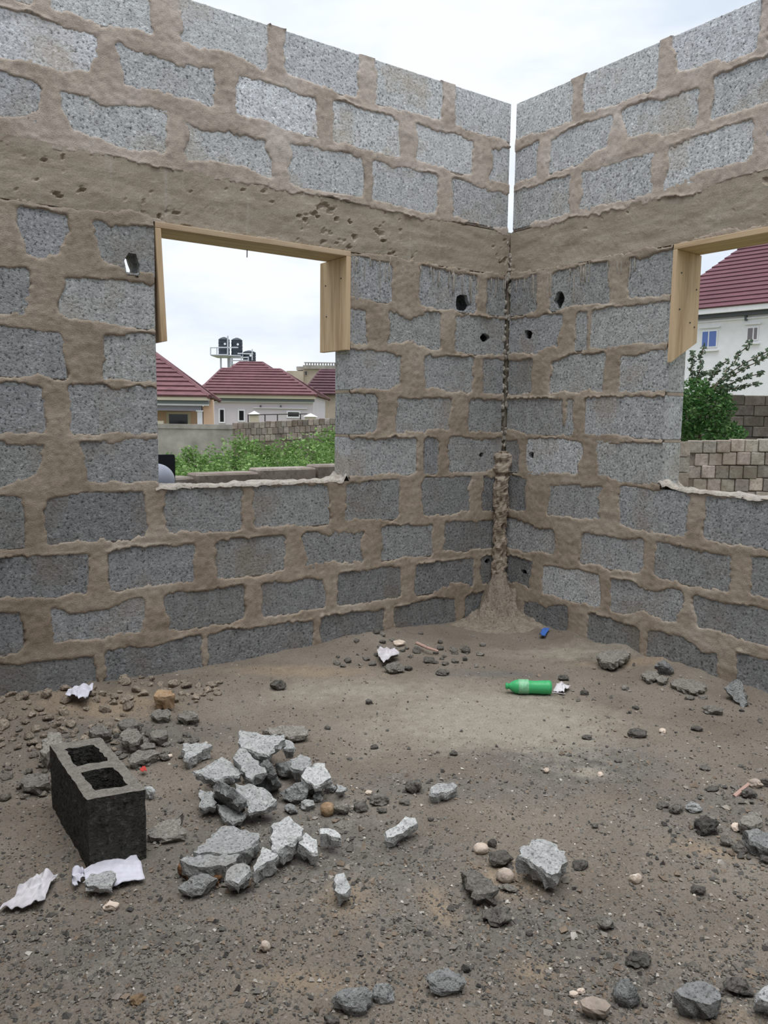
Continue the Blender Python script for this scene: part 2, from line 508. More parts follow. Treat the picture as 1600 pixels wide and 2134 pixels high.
R_COURSES = [
 (2.955, 3.176, [(-0.477, -0.02, 1.0), (-1.035, -0.546, 1.0), (-1.563, -1.105, 1.05)]),
 (2.705, 2.905, [(-0.214, -0.02, 0.9), (-0.758, -0.309, 0.95), (-1.277, -0.821, 1.0), (-1.798, -1.348, 0.9)]),
 (2.44, 2.655, [(-0.486, -0.02, 0.85), (-1.032, -0.55, 0.9), (-1.581, -1.104, 1.05)]),
 (1.915, 2.135, [(-0.251, -0.02, 0.75), (-0.787, -0.359, 0.85), (-1.187, -0.914, 0.9)]),
 (1.672, 1.885, [(-0.458, -0.02, 0.95), (-0.650, -0.563, 0.95), (-1.187, -0.668, 1.1)]),
 (1.43, 1.64, [(-0.227, -0.02, 0.8), (-0.782, -0.372, 1.05), (-1.187, -0.889, 1.1)]),
 (1.185, 1.397, [(-0.494, -0.02, 0.9), (-0.574, -0.512, 0.95), (-1.187, -0.663, 1.1)]),
 (0.945, 1.155, [(-0.135, -0.02, 0.7), (-0.645, -0.214, 1.3), (-1.187, -0.752, 1.05)]),
 (0.69, 0.915, [(-0.23, -0.02, 0.7), (-0.817, -0.378, 1.1), (-1.352, -0.923, 1.15), (-1.899, -1.449, 1.05)]),
 (0.45, 0.64, [(-0.472, -0.02, 1.2), (-1.095, -0.665, 1.2), (-1.605, -1.171, 0.95), (-2.156, -1.706, 0.9)]),
 (0.215, 0.4, [(-0.282, -0.02, 0.65), (-0.818, -0.375, 1.55), (-1.345, -0.892, 1.15), (-1.865, -1.415, 0.9)]),
 (-0.06, 0.165, [(-0.130, -0.02, 0.7), (-0.581, -0.202, 0.7), (-1.094, -0.745, 0.8), (-1.591, -1.156, 0.8), (-2.105, -1.655, 0.8)]),
]
# knocked-through holes: (s, z, half width, half height, right through?)
L_HOLES = [(-2.366, 1.952, 0.034, 0.056, True), (-0.375, 1.957, 0.058, 0.057, False), (-0.187, 1.770, 0.042, 0.024, False),
           (-0.188, 1.048, 0.018, 0.018, False), (-0.110, 0.366, 0.024, 0.018, False)]
R_HOLES = [(-0.428, 1.967, 0.040, 0.047, False), (-0.186, 1.786, 0.036, 0.030, False), (-0.246, 1.056, 0.024, 0.022, False),
           (-0.220, 0.322, 0.028, 0.016, False)]

def extend(courses, end, win):
    """carry the coursing on past the edge of the photograph to the end of the wall"""
    out = []
    for i, (z0, z1, row) in enumerate(courses):
        row = list(row)
        s = min(r[0] for r in row)
        wide = win and (z0 > win[2] - 0.02 and z1 < win[3] + 0.02)
        if wide and s > win[0]: s = win[0]
        first = True
        while s > end + 0.12:
            b = s - (0.0 if (wide and first and abs(s - win[0]) < 1e-6) else 0.06)
            a = max(end, b - 0.45)
            row.append((a, b, 0.85 + 0.2 * random.random()))
            s = a; first = False
        out.append((z0, z1, sorted(row)))
    return out

L_ALL = extend(L_COURSES, LEND, LWIN)
R_ALL = extend(R_COURSES, REND, RWIN)

def hole_poly(s, z, hw, hh, seed, n=13):
    rs = random.Random(seed)
    rot = rs.uniform(-0.5, 0.5) if hw > 0.03 and hh < 0.035 else 0
    out = []
    for i in range(n):
        t = 2 * math.pi * i / n
        r = 0.82 + 0.34 * rs.random()
        a, b = math.cos(t) * hw * r, math.sin(t) * hh * r
        if rot: a, b = a * math.cos(rot) - b * math.sin(rot), a * math.sin(rot) + b * math.cos(rot)
        out.append((s + a, z + b))
    return out

def in_poly(px, pz, poly):
    c = np.zeros(px.shape, bool)
    n = len(poly)
    for i in range(n):
        x0, y0 = poly[i]; x1, y1 = poly[i - 1]
        cond = ((y0 > pz) != (y1 > pz)) & (px < (x1 - x0) * (pz - y0) / (y1 - y0 + 1e-12) + x0)
        c ^= cond
    return c

def make_wall(name, axis, courses, win, end, holes, fine_end, seed, side_word, smears=()):
    def to3(s, z, d):              # d = depth into the wall from the room face
        return (s, d, z) if axis == 'L' else (d, s, z)
    # ---- mortar net on the room face
    res = 0.0075
    ss = np.arange(fine_end, -GAP + 1e-6, res)
    zs = np.arange(-0.10, TOP + res * 0.5, res)
    S, Z = np.meshgrid(ss, zs, indexing='ij')
    D = np.full(S.shape, 1.0)
    LIP = np.zeros(S.shape)
    rn = random.Random(seed)
    rects = [(a, b, z0, z1) for (z0, z1, row) in courses for (a, b, t) in row if b > fine_end - 0.1]
    for (a, b, z0, z1) in rects:
        i0, i1 = np.searchsorted(ss, [a - 0.16, b + 0.16]); j0, j1 = np.searchsorted(zs, [z0 - 0.16, z1 + 0.16])
        if i1 <= i0: continue
        s_, z_ = S[i0:i1, j0:j1], Z[i0:i1, j0:j1]
        sk = rn.uniform(-0.035, 0.035)
        zz = z_ - (s_ - (a + b) / 2) * sk
        bb = b + (0.05 if b > -0.03 else 0); z1b = z1 + (0.05 if z1 > TOP - 0.01 else 0)
        aa = a
        if win and z0 > win[2] - 0.02 and z1 < win[3] + 0.02:
            if abs(b - win[0]) < 0.002: bb = b + 0.05
            if abs(a - win[1]) < 0.002: aa = a - 0.05
        rad = 0.022
        qx = np.abs(s_ - (aa + bb) / 2) - (bb - aa) / 2 + rad
        qz = np.abs(zz - (z0 + z1b) / 2) - (z1b - z0) / 2 + rad
        d = np.hypot(np.maximum(qx, 0), np.maximum(qz, 0)) + np.minimum(np.maximum(qx, qz), 0) - rad
        cur = D[i0:i1, j0:j1]
        closer = d < cur
        lip = LIP[i0:i1, j0:j1]
        lip[closer] = (zz > z1)[closer]
        D[i0:i1, j0:j1] = np.minimum(cur, d)
    # ring beam: a long clear band with a ragged upper edge
    rag = 0.026 * fbm(S * 3.1, Z * 0 + seed, 0, seed + 3, 4)
    db = np.maximum(BEAM0 + 0.004 - Z, Z - (BEAM1 - 0.012 + rag))
    closer = db < D
    LIP[closer] = (Z > BEAM1 - 0.05)[closer]
    D = np.minimum(D, db)
    jag = 0.012 * fbm(S * 9, Z * 11, 0, seed + 1, 3) + 0.0065 * fbm(S * 50, Z * 50, 0, seed + 2, 2)
    smear = 0.045 * np.clip(fbm(S * 2.6, Z * 4.0, 0, seed + 5, 2) - 0.25, 0, 1)
    for (cs, cz, ra, rb_, am) in smears:            # trowel smears dragged over the block faces
        smear = smear + am * np.exp(-(((S - cs) / ra) ** 2 + ((Z - cz) / rb_) ** 2))
    Dn = D + jag + smear
    Hh = 0.0032 + 0.0022 * sstep(Dn / 0.015) + 0.0026 * fbm(S * 5, Z * 13, 0, seed + 7, 3) + 0.0016 * fbm(S * 70, Z * 70, 0, seed + 8, 2)
    lipn = np.clip(0.45 + 0.9 * fbm(S * 5, Z * 5, 0, seed + 11, 2), 0, 1.3)
    Hh = Hh + np.exp(-(np.clip(Dn, 0, 1) / 0.010) ** 2) * (0.001 + 0.010 * LIP) * lipn
    Hh = np.where(Dn < 0, np.minimum(Hh, 0.0035) + Dn * 2.6, Hh)
    keep = Dn > -0.014
    if win:
        keep &= ~((S > win[0]) & (S < win[1]) & (Z > win[2]) & (Z < win[3] - 0.002))
    polys = [hole_poly(h[0], h[1], h[2], h[3], seed * 10 + i) for i, h in enumerate(holes)]
    for pl in polys:
        keep &= ~in_poly(S, Z, pl)
    idx = -np.ones(S.shape, int)
    idx[keep] = np.arange(keep.sum())
    if axis == 'L': V = np.stack([S[keep], -Hh[keep], Z[keep]], 1)
    else: V = np.stack([-Hh[keep], S[keep], Z[keep]], 1)
    q = keep[:-1, :-1] & keep[1:, :-1] & keep[1:, 1:] & keep[:-1, 1:]
    A, B, C_, D_ = idx[:-1, :-1][q], idx[1:, :-1][q], idx[1:, 1:][q], idx[:-1, 1:][q]
    F = np.stack([A, B, C_, D_], 1) if axis == 'L' else np.stack([A, D_, C_, B], 1)
    mb = MB()
    mb.v = [tuple(v) for v in V]; mb.f = [tuple(f) for f in F]
    nnet = len(mb.f)
    # ---- mortar core: bed joints and head joints between the blocks
    def cbox(s0, s1, z0, z1, d0=0.006, d1=WT - 0.006):
        p, r = to3(s0, z0, d0), to3(s1, z1, d1)
        lo = tuple(min(a, b) for a, b in zip(p, r)); hi = tuple(max(a, b) for a, b in zip(p, r))
        mb.box(lo, hi)
    EX = 0.009
    zrows = sorted([(z0, z1, row) for (z0, z1, row) in courses], key=lambda c: c[0])
    prev = None
    for (z0, z1, row) in zrows:
        if prev is not None and not (prev < BEAM0 - 0.01 and z0 > BEAM1 - 0.05):
            lo, hi = prev + EX - 0.001, z0 - EX + 0.001
            if win and win[2] - 0.03 < (lo + hi) / 2 < win[3]:
                if lo < win[2] < hi + 0.02: cbox(end, -GAP, lo, min(hi, win[2] - 0.002))
                cbox(end, win[0], lo, hi); cbox(win[1], -GAP, lo, hi)
            else:
                cbox(end, -GAP, lo, hi)
        row = sorted(row)
        for (a, b, t), (c, d, t2) in zip(row[:-1], row[1:]):
            if win and z0 > win[2] - 0.02 and z1 < win[3] + 0.02 and b <= win[0] + 0.01 and c >= win[1] - 0.01: continue
            if c - b > 2 * EX: cbox(b + EX - 0.001, c - EX + 0.001, z0 - EX, min(z1 + EX, TOP))
        a = min(r[0] for r in row)
        if a > end + 0.02: cbox(end, a - EX, z0 - EX, min(z1 + EX, TOP))
        prev = z1
    cbox(end, -GAP, 2.135 + EX - 0.001, BEAM0 + 0.004) if not win else (cbox(end, win[0], 2.135 + EX - 0.001, BEAM0 + 0.004), cbox(win[1], -GAP, 2.135 + EX - 0.001, BEAM0 + 0.004))
    cbox(end, -GAP, BEAM1 - 0.002, 2.44 - EX + 0.001)
    org = (0, 0, 0)
    wall = mb.build(name, M_MORTAR, None, False, org)
    sm = [i < nnet for i in range(len(wall.data.polygons))]
    wall.data.polygons.foreach_set('use_smooth', sm)
    tag(wall, 'unfinished grey block wall with brown mortar joints, %s the corner' % side_word, 'wall', None, 'structure')
    # ---- the blocks, one object each
    rb = random.Random(seed + 99)
    for (z0, z1, row) in courses:
        for (a, b, tone) in row:
            a2, b2 = a - EX, b + EX
            if b > -0.03: b2 = -GAP
            if win and z0 > win[2] - 0.02 and z1 < win[3] + 0.02:
                if abs(b - win[0]) < 0.002: b2 = b
                if abs(a - win[1]) < 0.002: a2 = a
            za, zb = z0 - EX, min(z1 + EX, TOP)
            if abs(z1 - 0.915) < 1e-6: zb = 0.920
            hs = [(h, pl) for h, pl in zip(holes, polys) if a2 < h[0] < b2 and za - 0.02 < h[1] < zb + 0.02]
            off = rb.uniform(-0.002, 0.003)
            cen = to3((a2 + b2) / 2, (za + zb) / 2, WT / 2)
            if not hs:
                lo = to3(a2, za, 0); hi = to3(b2, zb, WT)
                me = bevel_box('concrete_block', lo, hi, M_BLOCK, 0.005)
                o = place('concrete_block', me, cen, wall)
            else:
                h, pl = hs[0]
                pl = [(min(max(x, a2 + 0.012), b2 - 0.012), min(max(z, za + 0.010), zb - 0.010)) for x, z in pl]
                outer = [(a2, za), (b2, za), (b2, zb), (a2, zb)]
                v, f = [], []
                def loop(pts, d):
                    n0 = len(v)
                    v.extend(to3(s, z, d) for s, z in pts)
                    return list(range(n0, n0 + len(pts)))
                of, inf = loop(outer, 0), loop(pl, 0)
                tri = tessellate_polygon([[Vector((s, z, 0)) for s, z in outer], [Vector((s, z, 0)) for s, z in pl]])
                ids = of + inf
                f += [tuple(ids[k] for k in t3) for t3 in tri]
                ob = loop(outer, WT)
                f += [(of[i], of[(i + 1) % 4], ob[(i + 1) % 4], ob[i]) for i in range(4)]
                cx, cz = sum(x for x, z in pl) / len(pl), sum(z for x, z in pl) / len(pl)
                n = len(pl)
                if h[4]:
                    shift = [(min(max(x + 0.002, a2 + 0.012), b2 - 0.012), z) for x, z in pl]
                    r2 = loop(shift, WT)
                    f += [(inf[i], inf[(i + 1) % n], r2[(i + 1) % n], r2[i]) for i in range(n)]
                    tri = tessellate_polygon([[Vector((s, z, 0)) for s, z in outer], [Vector((s, z, 0)) for s, z in shift]])
                    ids = ob + r2
                    f += [tuple(ids[k] for k in t3) for t3 in tri]
                else:
                    def grow(k):
                        return [(min(max(cx + (x - cx) * k, a2 + 0.012), b2 - 0.012), min(max(cz + (z - cz) * k, za + 0.012), zb - 0.012)) for x, z in pl]
                    r1 = loop(grow(1.02), 0.030)
                    r2 = loop(grow(2.2), 0.045)
                    r3 = loop(grow(2.2), 0.135)
                    for p_, q_ in ((inf, r1), (r1, r2), (r2, r3)):
                        f += [(p_[i], p_[(i + 1) % n], q_[(i + 1) % n], q_[i]) for i in range(n)]
                    f.append(tuple(r3)); f.append(tuple(ob))
                vv = np.array(v) - np.array(cen)
                me = mesh_of('concrete_block', vv, f, M_BLOCK)
                bm = bmesh.new(); bm.from_mesh(me)
                bmesh.ops.recalc_face_normals(bm, faces=bm.faces); bm.to_mesh(me); bm.free()
                o = place('concrete_block', me, cen, wall)
            if axis == 'L': o.location.y -= off
            else: o.location.x -= off
            tn = tone * (1.42 if z0 > 2.4 else (1.0 if z0 > 0.9 else 0.80))     # paler batch above the beam plus painted light, painted shade below the sills
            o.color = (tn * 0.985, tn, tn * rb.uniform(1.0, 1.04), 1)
    # ---- ring beam over the openings
    s1 = 0.0
    bs = np.arange(fine_end, s1 + 1e-6, 0.012); bz = np.arange(BEAM0, BEAM1 + 1e-6, 0.0107)
    BS, BZ = np.meshgrid(bs, bz, indexing='ij')
    hb = 0.004 + 0.003 * fbm(BS * 2, BZ * 9, 0, seed + 21, 3) + 0.0012 * fbm(BS * 40, BZ * 40, 0, seed + 22, 2)
    pock = fbm(BS * 26, BZ * 38, 0, seed + 23, 2)
    hb = hb - np.clip(pock + 0.7 * fbm(BS * 2.2, BZ * 4, 0, seed + 29, 2) - 0.95, 0, 1) * 0.05
    n_i, n_j = BS.shape
    if axis == 'L': V = np.stack([BS.ravel(), -hb.ravel(), BZ.ravel()], 1)
    else: V = np.stack([-hb.ravel(), BS.ravel(), BZ.ravel()], 1)
    I = np.arange(n_i * n_j).reshape(n_i, n_j)
    A, B, C_, D_ = I[:-1, :-1].ravel(), I[1:, :-1].ravel(), I[1:, 1:].ravel(), I[:-1, 1:].ravel()
    F = np.stack([A, B, C_, D_], 1) if axis == 'L' else np.stack([A, D_, C_, B], 1)
    mb = MB(); mb.v = [tuple(v) for v in V]; mb.f = [tuple(x) for x in F]
    p, r = to3(end, BEAM0, 0.014), to3(WT if axis == 'L' else 0.0, BEAM1, WT)
    mb.box(tuple(min(a, b) for a, b in zip(p, r)), tuple(max(a, b) for a, b in zip(p, r)))
    # close the little step between skin and core along the underside
    p, r = to3(fine_end, BEAM0, 0.0), to3(s1, BEAM0 + 0.003, 0.016)
    mb.box(tuple(min(a, b) for a, b in zip(p, r)), tuple(max(a, b) for a, b in zip(p, r)))
    bo = mb.build('ring_beam', M_BEAM, wall)
    bo['label'] = 'cast concrete ring beam above the window opening'
    # ---- rough mortar on the sill
    us = np.arange(max(win[0], fine_end) - 0.02, win[1] + 0.03, 0.011); ds = np.linspace(-0.006, WT, 22)
    US, DS = np.meshgrid(us, ds, indexing='ij')
    hz = win[2] + 0.006 + 0.007 * fbm(US * 9, DS * 9, 0, seed + 41, 3) + 0.004 * fbm(US * 40, DS * 40, 0, seed + 42, 2)
    lump = np.exp(-((US - win[1]) / 0.07) ** 2) * 0.022 * (1 + fbm(US * 25, DS * 25, 0, seed + 43, 2))
    hz = hz + lump
    hz[:, 0] -= 0.014; hz[:, -1] -= 0.02
    dd = DS - 0.006 * (1 + fbm(US * 20, DS * 0, 0, seed + 44, 2)) * (DS < 0.03)
    if axis == 'L': V = np.stack([US.ravel(), dd.ravel(), hz.ravel()], 1)
    else: V = np.stack([dd.ravel(), US.ravel(), hz.ravel()], 1)
    n_i, n_j = US.shape
    I = np.arange(n_i * n_j).reshape(n_i, n_j)
    A, B, C_, D_ = I[:-1, :-1].ravel(), I[1:, :-1].ravel(), I[1:, 1:].ravel(), I[:-1, 1:].ravel()
    F = np.stack([A, B, C_, D_], 1) if axis == 'L' else np.stack([A, D_, C_, B], 1)
    so = obj('sill_mortar', V, F, M_SILL, wall, True)
    so['label'] = 'rough pale mortar along the window sill'
    return wall

M_SILL = granular('pale_sill_mortar', (0.42, 0.385, 0.335), (0.24, 0.21, 0.18), (0.55, 0.51, 0.46), 70.0, tint=False, dist=0.004)

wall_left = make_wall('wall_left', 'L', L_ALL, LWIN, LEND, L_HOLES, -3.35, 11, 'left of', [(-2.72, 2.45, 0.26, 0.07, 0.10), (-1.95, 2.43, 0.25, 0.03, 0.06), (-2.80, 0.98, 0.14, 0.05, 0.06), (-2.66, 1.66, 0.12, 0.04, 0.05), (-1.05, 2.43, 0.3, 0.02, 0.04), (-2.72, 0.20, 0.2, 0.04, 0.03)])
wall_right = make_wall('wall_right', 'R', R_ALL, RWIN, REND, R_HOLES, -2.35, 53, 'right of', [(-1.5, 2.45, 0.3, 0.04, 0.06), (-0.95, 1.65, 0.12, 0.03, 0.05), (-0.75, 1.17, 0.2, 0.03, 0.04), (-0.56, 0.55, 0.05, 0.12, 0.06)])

# corner column cast behind the open joint, below the beam
mb = MB()
mb.box((0.004, 0.004, -0.2), (WT, WT, BEAM0))
tag(mb.build('concrete_column', M_BEAM), 'concrete corner column set back in the joint between the walls', 'column', None, 'structure')

# the two walls behind the camera close the room
def rear_mat():
    m, t, b = new_mat('rear_blockwork')
    g = N(t, 'ShaderNodeNewGeometry')
    sp = N(t, 'ShaderNodeSeparateXYZ'); t.links.new(g.outputs['Position'], sp.inputs[0])
    ad = N(t, 'ShaderNodeMath', operation='ADD'); t.links.new(sp.outputs[0], ad.inputs[0]); t.links.new(sp.outputs[1], ad.inputs[1])
    cb = N(t, 'ShaderNodeCombineXYZ'); t.links.new(ad.outputs[0], cb.inputs[0]); t.links.new(sp.outputs[2], cb.inputs[1])
    br = N(t, 'ShaderNodeTexBrick')
    br.inputs['Scale'].default_value = 1.0
    br.inputs['Brick Width'].default_value = 0.5; br.inputs['Row Height'].default_value = 0.25
    br.inputs['Mortar Size'].default_value = 0.03
    br.inputs['Color1'].default_value = (0.33, 0.33, 0.33, 1); br.inputs['Color2'].default_value = (0.28, 0.28, 0.28, 1)
    br.inputs['Mortar'].default_value = (0.30, 0.235, 0.175, 1)
    t.links.new(cb.outputs[0], br.inputs['Vector'])
    t.links.new(br.outputs['Color'], b.inputs['Base Color'])
    b.inputs['Roughness'].default_value = 0.95
    return m
M_REAR = rear_mat()
mb = MB(); mb.box((LEND - WT, REND - WT, -0.1), (LEND, WT, TOP))
tag(mb.build('wall_rear', M_REAR), 'block wall closing the room behind the camera on the left', 'wall', None, 'structure')
mb = MB(); mb.box((LEND, REND - WT, -0.1), (-2.4, REND, TOP)); mb.box((-1.5, REND - WT, -0.1), (WT, REND, TOP)); mb.box((-2.4, REND - WT, 2.15), (-1.5, REND, TOP))
tag(mb.build('wall_near', M_REAR), 'block wall with a doorway behind the camera', 'wall', None, 'structure')

# ------------------------------------------------------------------ floor
fx = np.concatenate([np.arange(LEND, -3.3, 0.05), np.arange(-3.3, WT * 0 + 0.012, 0.014)])
fy = np.concatenate([np.arange(REND, -3.1, 0.05), np.arange(-3.1, 0.012, 0.014)])
FX, FY = np.meshgrid(fx, fy, indexing='ij')
FZ = floor_h(FX, FY) + 0.0022 * fbm(FX * 55, FY * 55, 0, 77, 2)
V = np.stack([FX.ravel(), FY.ravel(), FZ.ravel()], 1)
n_i, n_j = FX.shape
I = np.arange(n_i * n_j).reshape(n_i, n_j)
F = np.stack([I[:-1, :-1].ravel(), I[1:, :-1].ravel(), I[1:, 1:].ravel(), I[:-1, 1:].ravel()], 1)
fl = obj('floor', V, F, M_FLOOR, None, True, (0, 0, 0))
tag(fl, 'bare dirt floor with grey grit, tan soil and a paler concrete patch', 'floor', None, 'structure')

def zones(x, y):
    """where the bare slab, the cement grit and the tan soil lie"""
    def blob(px, py, rx, ry, rot=0.0):
        c = P(px, py)
        d = (x - c[0]) * E1[0] + (y - c[1]) * E1[1]; e = (x - c[0]) * E2[0] + (y - c[1]) * E2[1]
        d, e = d * math.cos(rot) + e * math.sin(rot), -d * math.sin(rot) + e * math.cos(rot)
        return np.exp(-((d / rx) ** 2 + (e / ry) ** 2))
    nz_ = 0.22 * fbm(x * 3, y * 3, 0, 61, 3)
    pale = np.maximum(np.maximum(blob(1010, 1500, 0.62, 0.42), 0.9 * blob(760, 1440, 0.55, 0.22)), 0.8 * blob(1180, 1360, 0.45, 0.16))
    pale = np.maximum(pale, 0.85 * blob(1230, 1612, 0.09, 0.05))
    grit = np.maximum.reduce([blob(1200, 1590, 0.55, 0.25), 0.9 * blob(560, 1780, 0.5, 0.35), 0.8 * blob(1080, 1930, 0.45, 0.25), 0.9 * blob(330, 1530, 0.4, 0.22),
                              0.8 * blob(1500, 1700, 0.35, 0.3), 0.7 * blob(960, 1640, 0.6, 0.14), 0.9 * blob(1050, 1405, 0.35, 0.10), 0.75 * blob(820, 1800, 0.3, 0.2),
                              0.8 * blob(1450, 2060, 0.4, 0.15), 0.6 * blob(250, 1960, 0.4, 0.2)])
    tan = np.maximum.reduce([0.9 * blob(915, 1885, 0.05, 0.13, 0.3), 0.85 * blob(640, 2040, 0.16, 0.05), 0.9 * blob(1060, 1830, 0.13, 0.12), 0.85 * blob(1480, 1775, 0.17, 0.06, -0.4),
                             0.9 * blob(1110, 2020, 0.07, 0.05), 0.8 * blob(640, 1400, 0.55, 0.12), 0.95 * blob(200, 1480, 0.45, 0.18), 0.8 * blob(1330, 1385, 0.4, 0.08),
                             0.9 * blob(720, 1870, 0.09, 0.10), 0.8 * blob(1500, 2120, 0.15, 0.05)])
    return np.clip(pale + nz_, 0, 1), np.clip(grit + nz_, 0, 1), np.clip(tan + 0.6 * nz_, 0, 1)
zr, zg, zb_ = zones(V[:, 0], V[:, 1])
ca = fl.data.color_attributes.new('zone', 'FLOAT_COLOR', 'POINT')
ca.data.foreach_set('color', np.stack([zr, zg, zb_, np.ones_like(zr)], 1).astype(np.float32).ravel())

# ================================================================== TIMBER FORMWORK IN THE OPENINGS
def board(name, corners, mat, parent):
    """a plank from its 8 corners (bottom ring then top ring)"""
    f = [(3, 2, 1, 0), (4, 5, 6, 7), (0, 1, 5, 4), (1, 2, 6, 5), (2, 3, 7, 6), (3, 0, 4, 7)]
    o = obj(name, corners, f, mat, parent)
    bm = bmesh.new(); bm.from_mesh(o.data)
    bmesh.ops.recalc_face_normals(bm, faces=bm.faces)
    bmesh.ops.bevel(bm, geom=list(bm.edges), offset=0.0015, segments=1, affect='EDGES', profile=0.5)
    bm.to_mesh(o.data); bm.free()
    return o

def nails(parent, pts, d):
    for p in pts:
        p = Vector(p); dv = Vector(d)
        MB().tube(p - dv * 0.004, p + dv * 0.003, 0.004, 6).build('nail', M_DARKMETAL, parent)

fwl = empty('timber_formwork', (-1.72, 0.1, 2.12))
tag(fwl, 'pale timber formwork boards lining the top of the opening onto the water tanks', 'formwork')
def bx(x0, x1, y0, y1, z0, z1):
    return [(x0, y0, z0), (x1, y0, z0), (x1, y1, z0), (x0, y1, z0), (x0, y0, z1), (x1, y0, z1), (x1, y1, z1), (x0, y1, z1)]
board('head_board', bx(-2.256, -1.181, -0.012, 0.20, 2.131, 2.157), M_WOOD_X, fwl)
board('side_board', bx(-1.210, -1.182, -0.014, 0.262, 1.636, 2.130), M_WOOD_Z, fwl)
# the left board has swung a little into the opening at its foot
board('side_board', [(-2.236, -0.012, 1.612), (-2.208, -0.012, 1.618), (-2.206, 0.18, 1.618), (-2.234, 0.18, 1.612),
                     (-2.256, -0.012, 2.130), (-2.229, -0.012, 2.130), (-2.229, 0.18, 2.130), (-2.256, 0.18, 2.130)], M_WOOD_Z, fwl)
nails(fwl, [(-1.2105, 0.20, 2.00), (-1.2105, 0.19, 1.83), (-1.2105, 0.04, 2.02)], (-1, 0, 0))
MB().tube((-1.70, 0.18, 2.13), (-1.70, 0.182, 2.092), 0.0025, 6).build('nail', M_DARKMETAL, fwl)

fwr = empty('timber_formwork', (0.1, -1.7, 2.12))
tag(fwr, 'honey coloured timber formwork with a slanted side board facing the white house', 'formwork')
board('head_board', [(-0.012, -2.298, 2.131), (-0.012, -1.189, 2.131), (0.185, -1.189, 2.126), (0.185, -2.298, 2.126),
                     (-0.012, -2.298, 2.157), (-0.012, -1.189, 2.157), (0.185, -1.189, 2.152), (0.185, -2.298, 2.152)], M_WOOD_Y, fwr)
board('side_board', [(-0.014, -1.189, 1.572), (-0.014, -1.213, 1.572), (0.196, -1.213, 1.682), (0.196, -1.189, 1.682),
                     (-0.014, -1.189, 2.130), (-0.014, -1.213, 2.130), (0.196, -1.213, 2.125), (0.196, -1.189, 2.125)], M_WOOD_Z, fwr)
board('side_board', bx(-0.012, 0.18, -2.297, -2.271, 1.6, 2.130), M_WOOD_Z, fwr)
nails(fwr, [(0.03, -1.2135, 2.02), (0.03, -1.2135, 1.84), (0.165, -1.2135, 1.95), (0.165, -1.2135, 1.76), (0.125, -1.2135, 1.78)], (0, -1, 0))

# ================================================================== CORNER: MORTAR RUN AND HEAP
def blob_mesh(r, seed, amp=0.3, sub=3, scale=(1, 1, 1), freq=2.2, planes=0):
    bm = bmesh.new()
    bmesh.ops.create_icosphere(bm, subdivisions=sub, radius=1.0)
    co = np.array([v.co[:] for v in bm.verts])
    fc = [tuple(v.index for v in f.verts) for f in bm.faces]
    bm.free()
    rs = np.random.RandomState(seed)
    for k in range(planes):
        n = rs.normal(size=3); n /= np.linalg.norm(n)
        d = rs.uniform(0.55, 0.85)
        t = co.dot(n)
        over = t > d
        co[over] -= np.outer(t[over] - d, n)
    o = rs.uniform(-50, 50, 3)
    nn = fbm(co[:, 0] * freq + o[0], co[:, 1] * freq + o[1], co[:, 2] * freq + o[2], seed, 3)
    co = co * (1 + amp * nn)[:, None]
    return co * np.array(scale) * r, fc

# vertical run of mortar squeezed out of the joint
def mortar_run():
    zs = np.arange(0.10, 1.075, 0.010); nt_ = 22
    v = []
    for i, z in enumerate(zs):
        for k in range(nt_):
            t = 2 * math.pi * k / nt_
            v.append((math.cos(t), math.sin(t), z))
    v = np.array(v)
    ang = np.arctan2(v[:, 1], v[:, 0])
    z = v[:, 2]
    r = 0.046 + 0.006 * fbm(z * 5, z * 0, 0, 3, 2)
    r = np.where((z > 0.93) & (z < 1.06), 0.060, r)                 # knob at the top
    r = np.where(z > 1.05, 0.036, r)
    r = np.where(np.abs(z - 0.925) < 0.012, 0.036, r)
    r = r + 0.012 * fbm(ang * 2.2 + 7, z * 26, 0, 5, 3)
    pit = fbm(np.cos(ang) * 3, z * 22, np.sin(ang) * 3, 8, 2)
    r = r - np.clip(pit - 0.25, 0, 1) * 0.040
    X = -0.028 + v[:, 0] * r * 0.95 - 0.018 * (z < 0.9)
    Y = -0.028 + v[:, 1] * r * 0.95 - 0.010 * (z < 0.9)
    n = len(zs)
    f = [(i * nt_ + k, i * nt_ + (k + 1) % nt_, (i + 1) * nt_ + (k + 1) % nt_, (i + 1) * nt_ + k) for i in range(n - 1) for k in range(nt_)]
    f.append(tuple(range((n - 1) * nt_, n * nt_)))
    return np.stack([X, Y, z], 1), f
v, f = mortar_run()
run = obj('mortar_column', v, f, M_MORTAR, None, False)
tag(run, 'lumpy brown run of mortar down the corner between the walls', 'mortar')
# ragged droppings in the joint above it, part of the left wall
mb = MB()
rs = random.Random(3)
for i in range(120):
    z = rs.uniform(1.08, 2.44)
    if rs.random() < 0.25: z = rs.choice([1.17, 1.41, 1.66, 1.90, 2.15]) + rs.uniform(-0.02, 0.02)
    r = rs.uniform(0.006, 0.016)
    v, f = blob_mesh(r, i, 0.4, 1, (1, 1, rs.uniform(0.8, 2.0)))
    sdx = rs.choice([0, 1])
    c = (-GAP + rs.uniform(-0.004, 0.012), rs.uniform(-0.006, 0.02), z) if sdx else (rs.uniform(-0.006, 0.02), -GAP + rs.uniform(-0.004, 0.012), z)
    mb.add(v + np.array(c), f)
o = mb.build('mortar_drips', M_SILL, wall_left)
tag(o, 'ragged pale mortar crumbs in the corner joint', None, None, 'stuff')

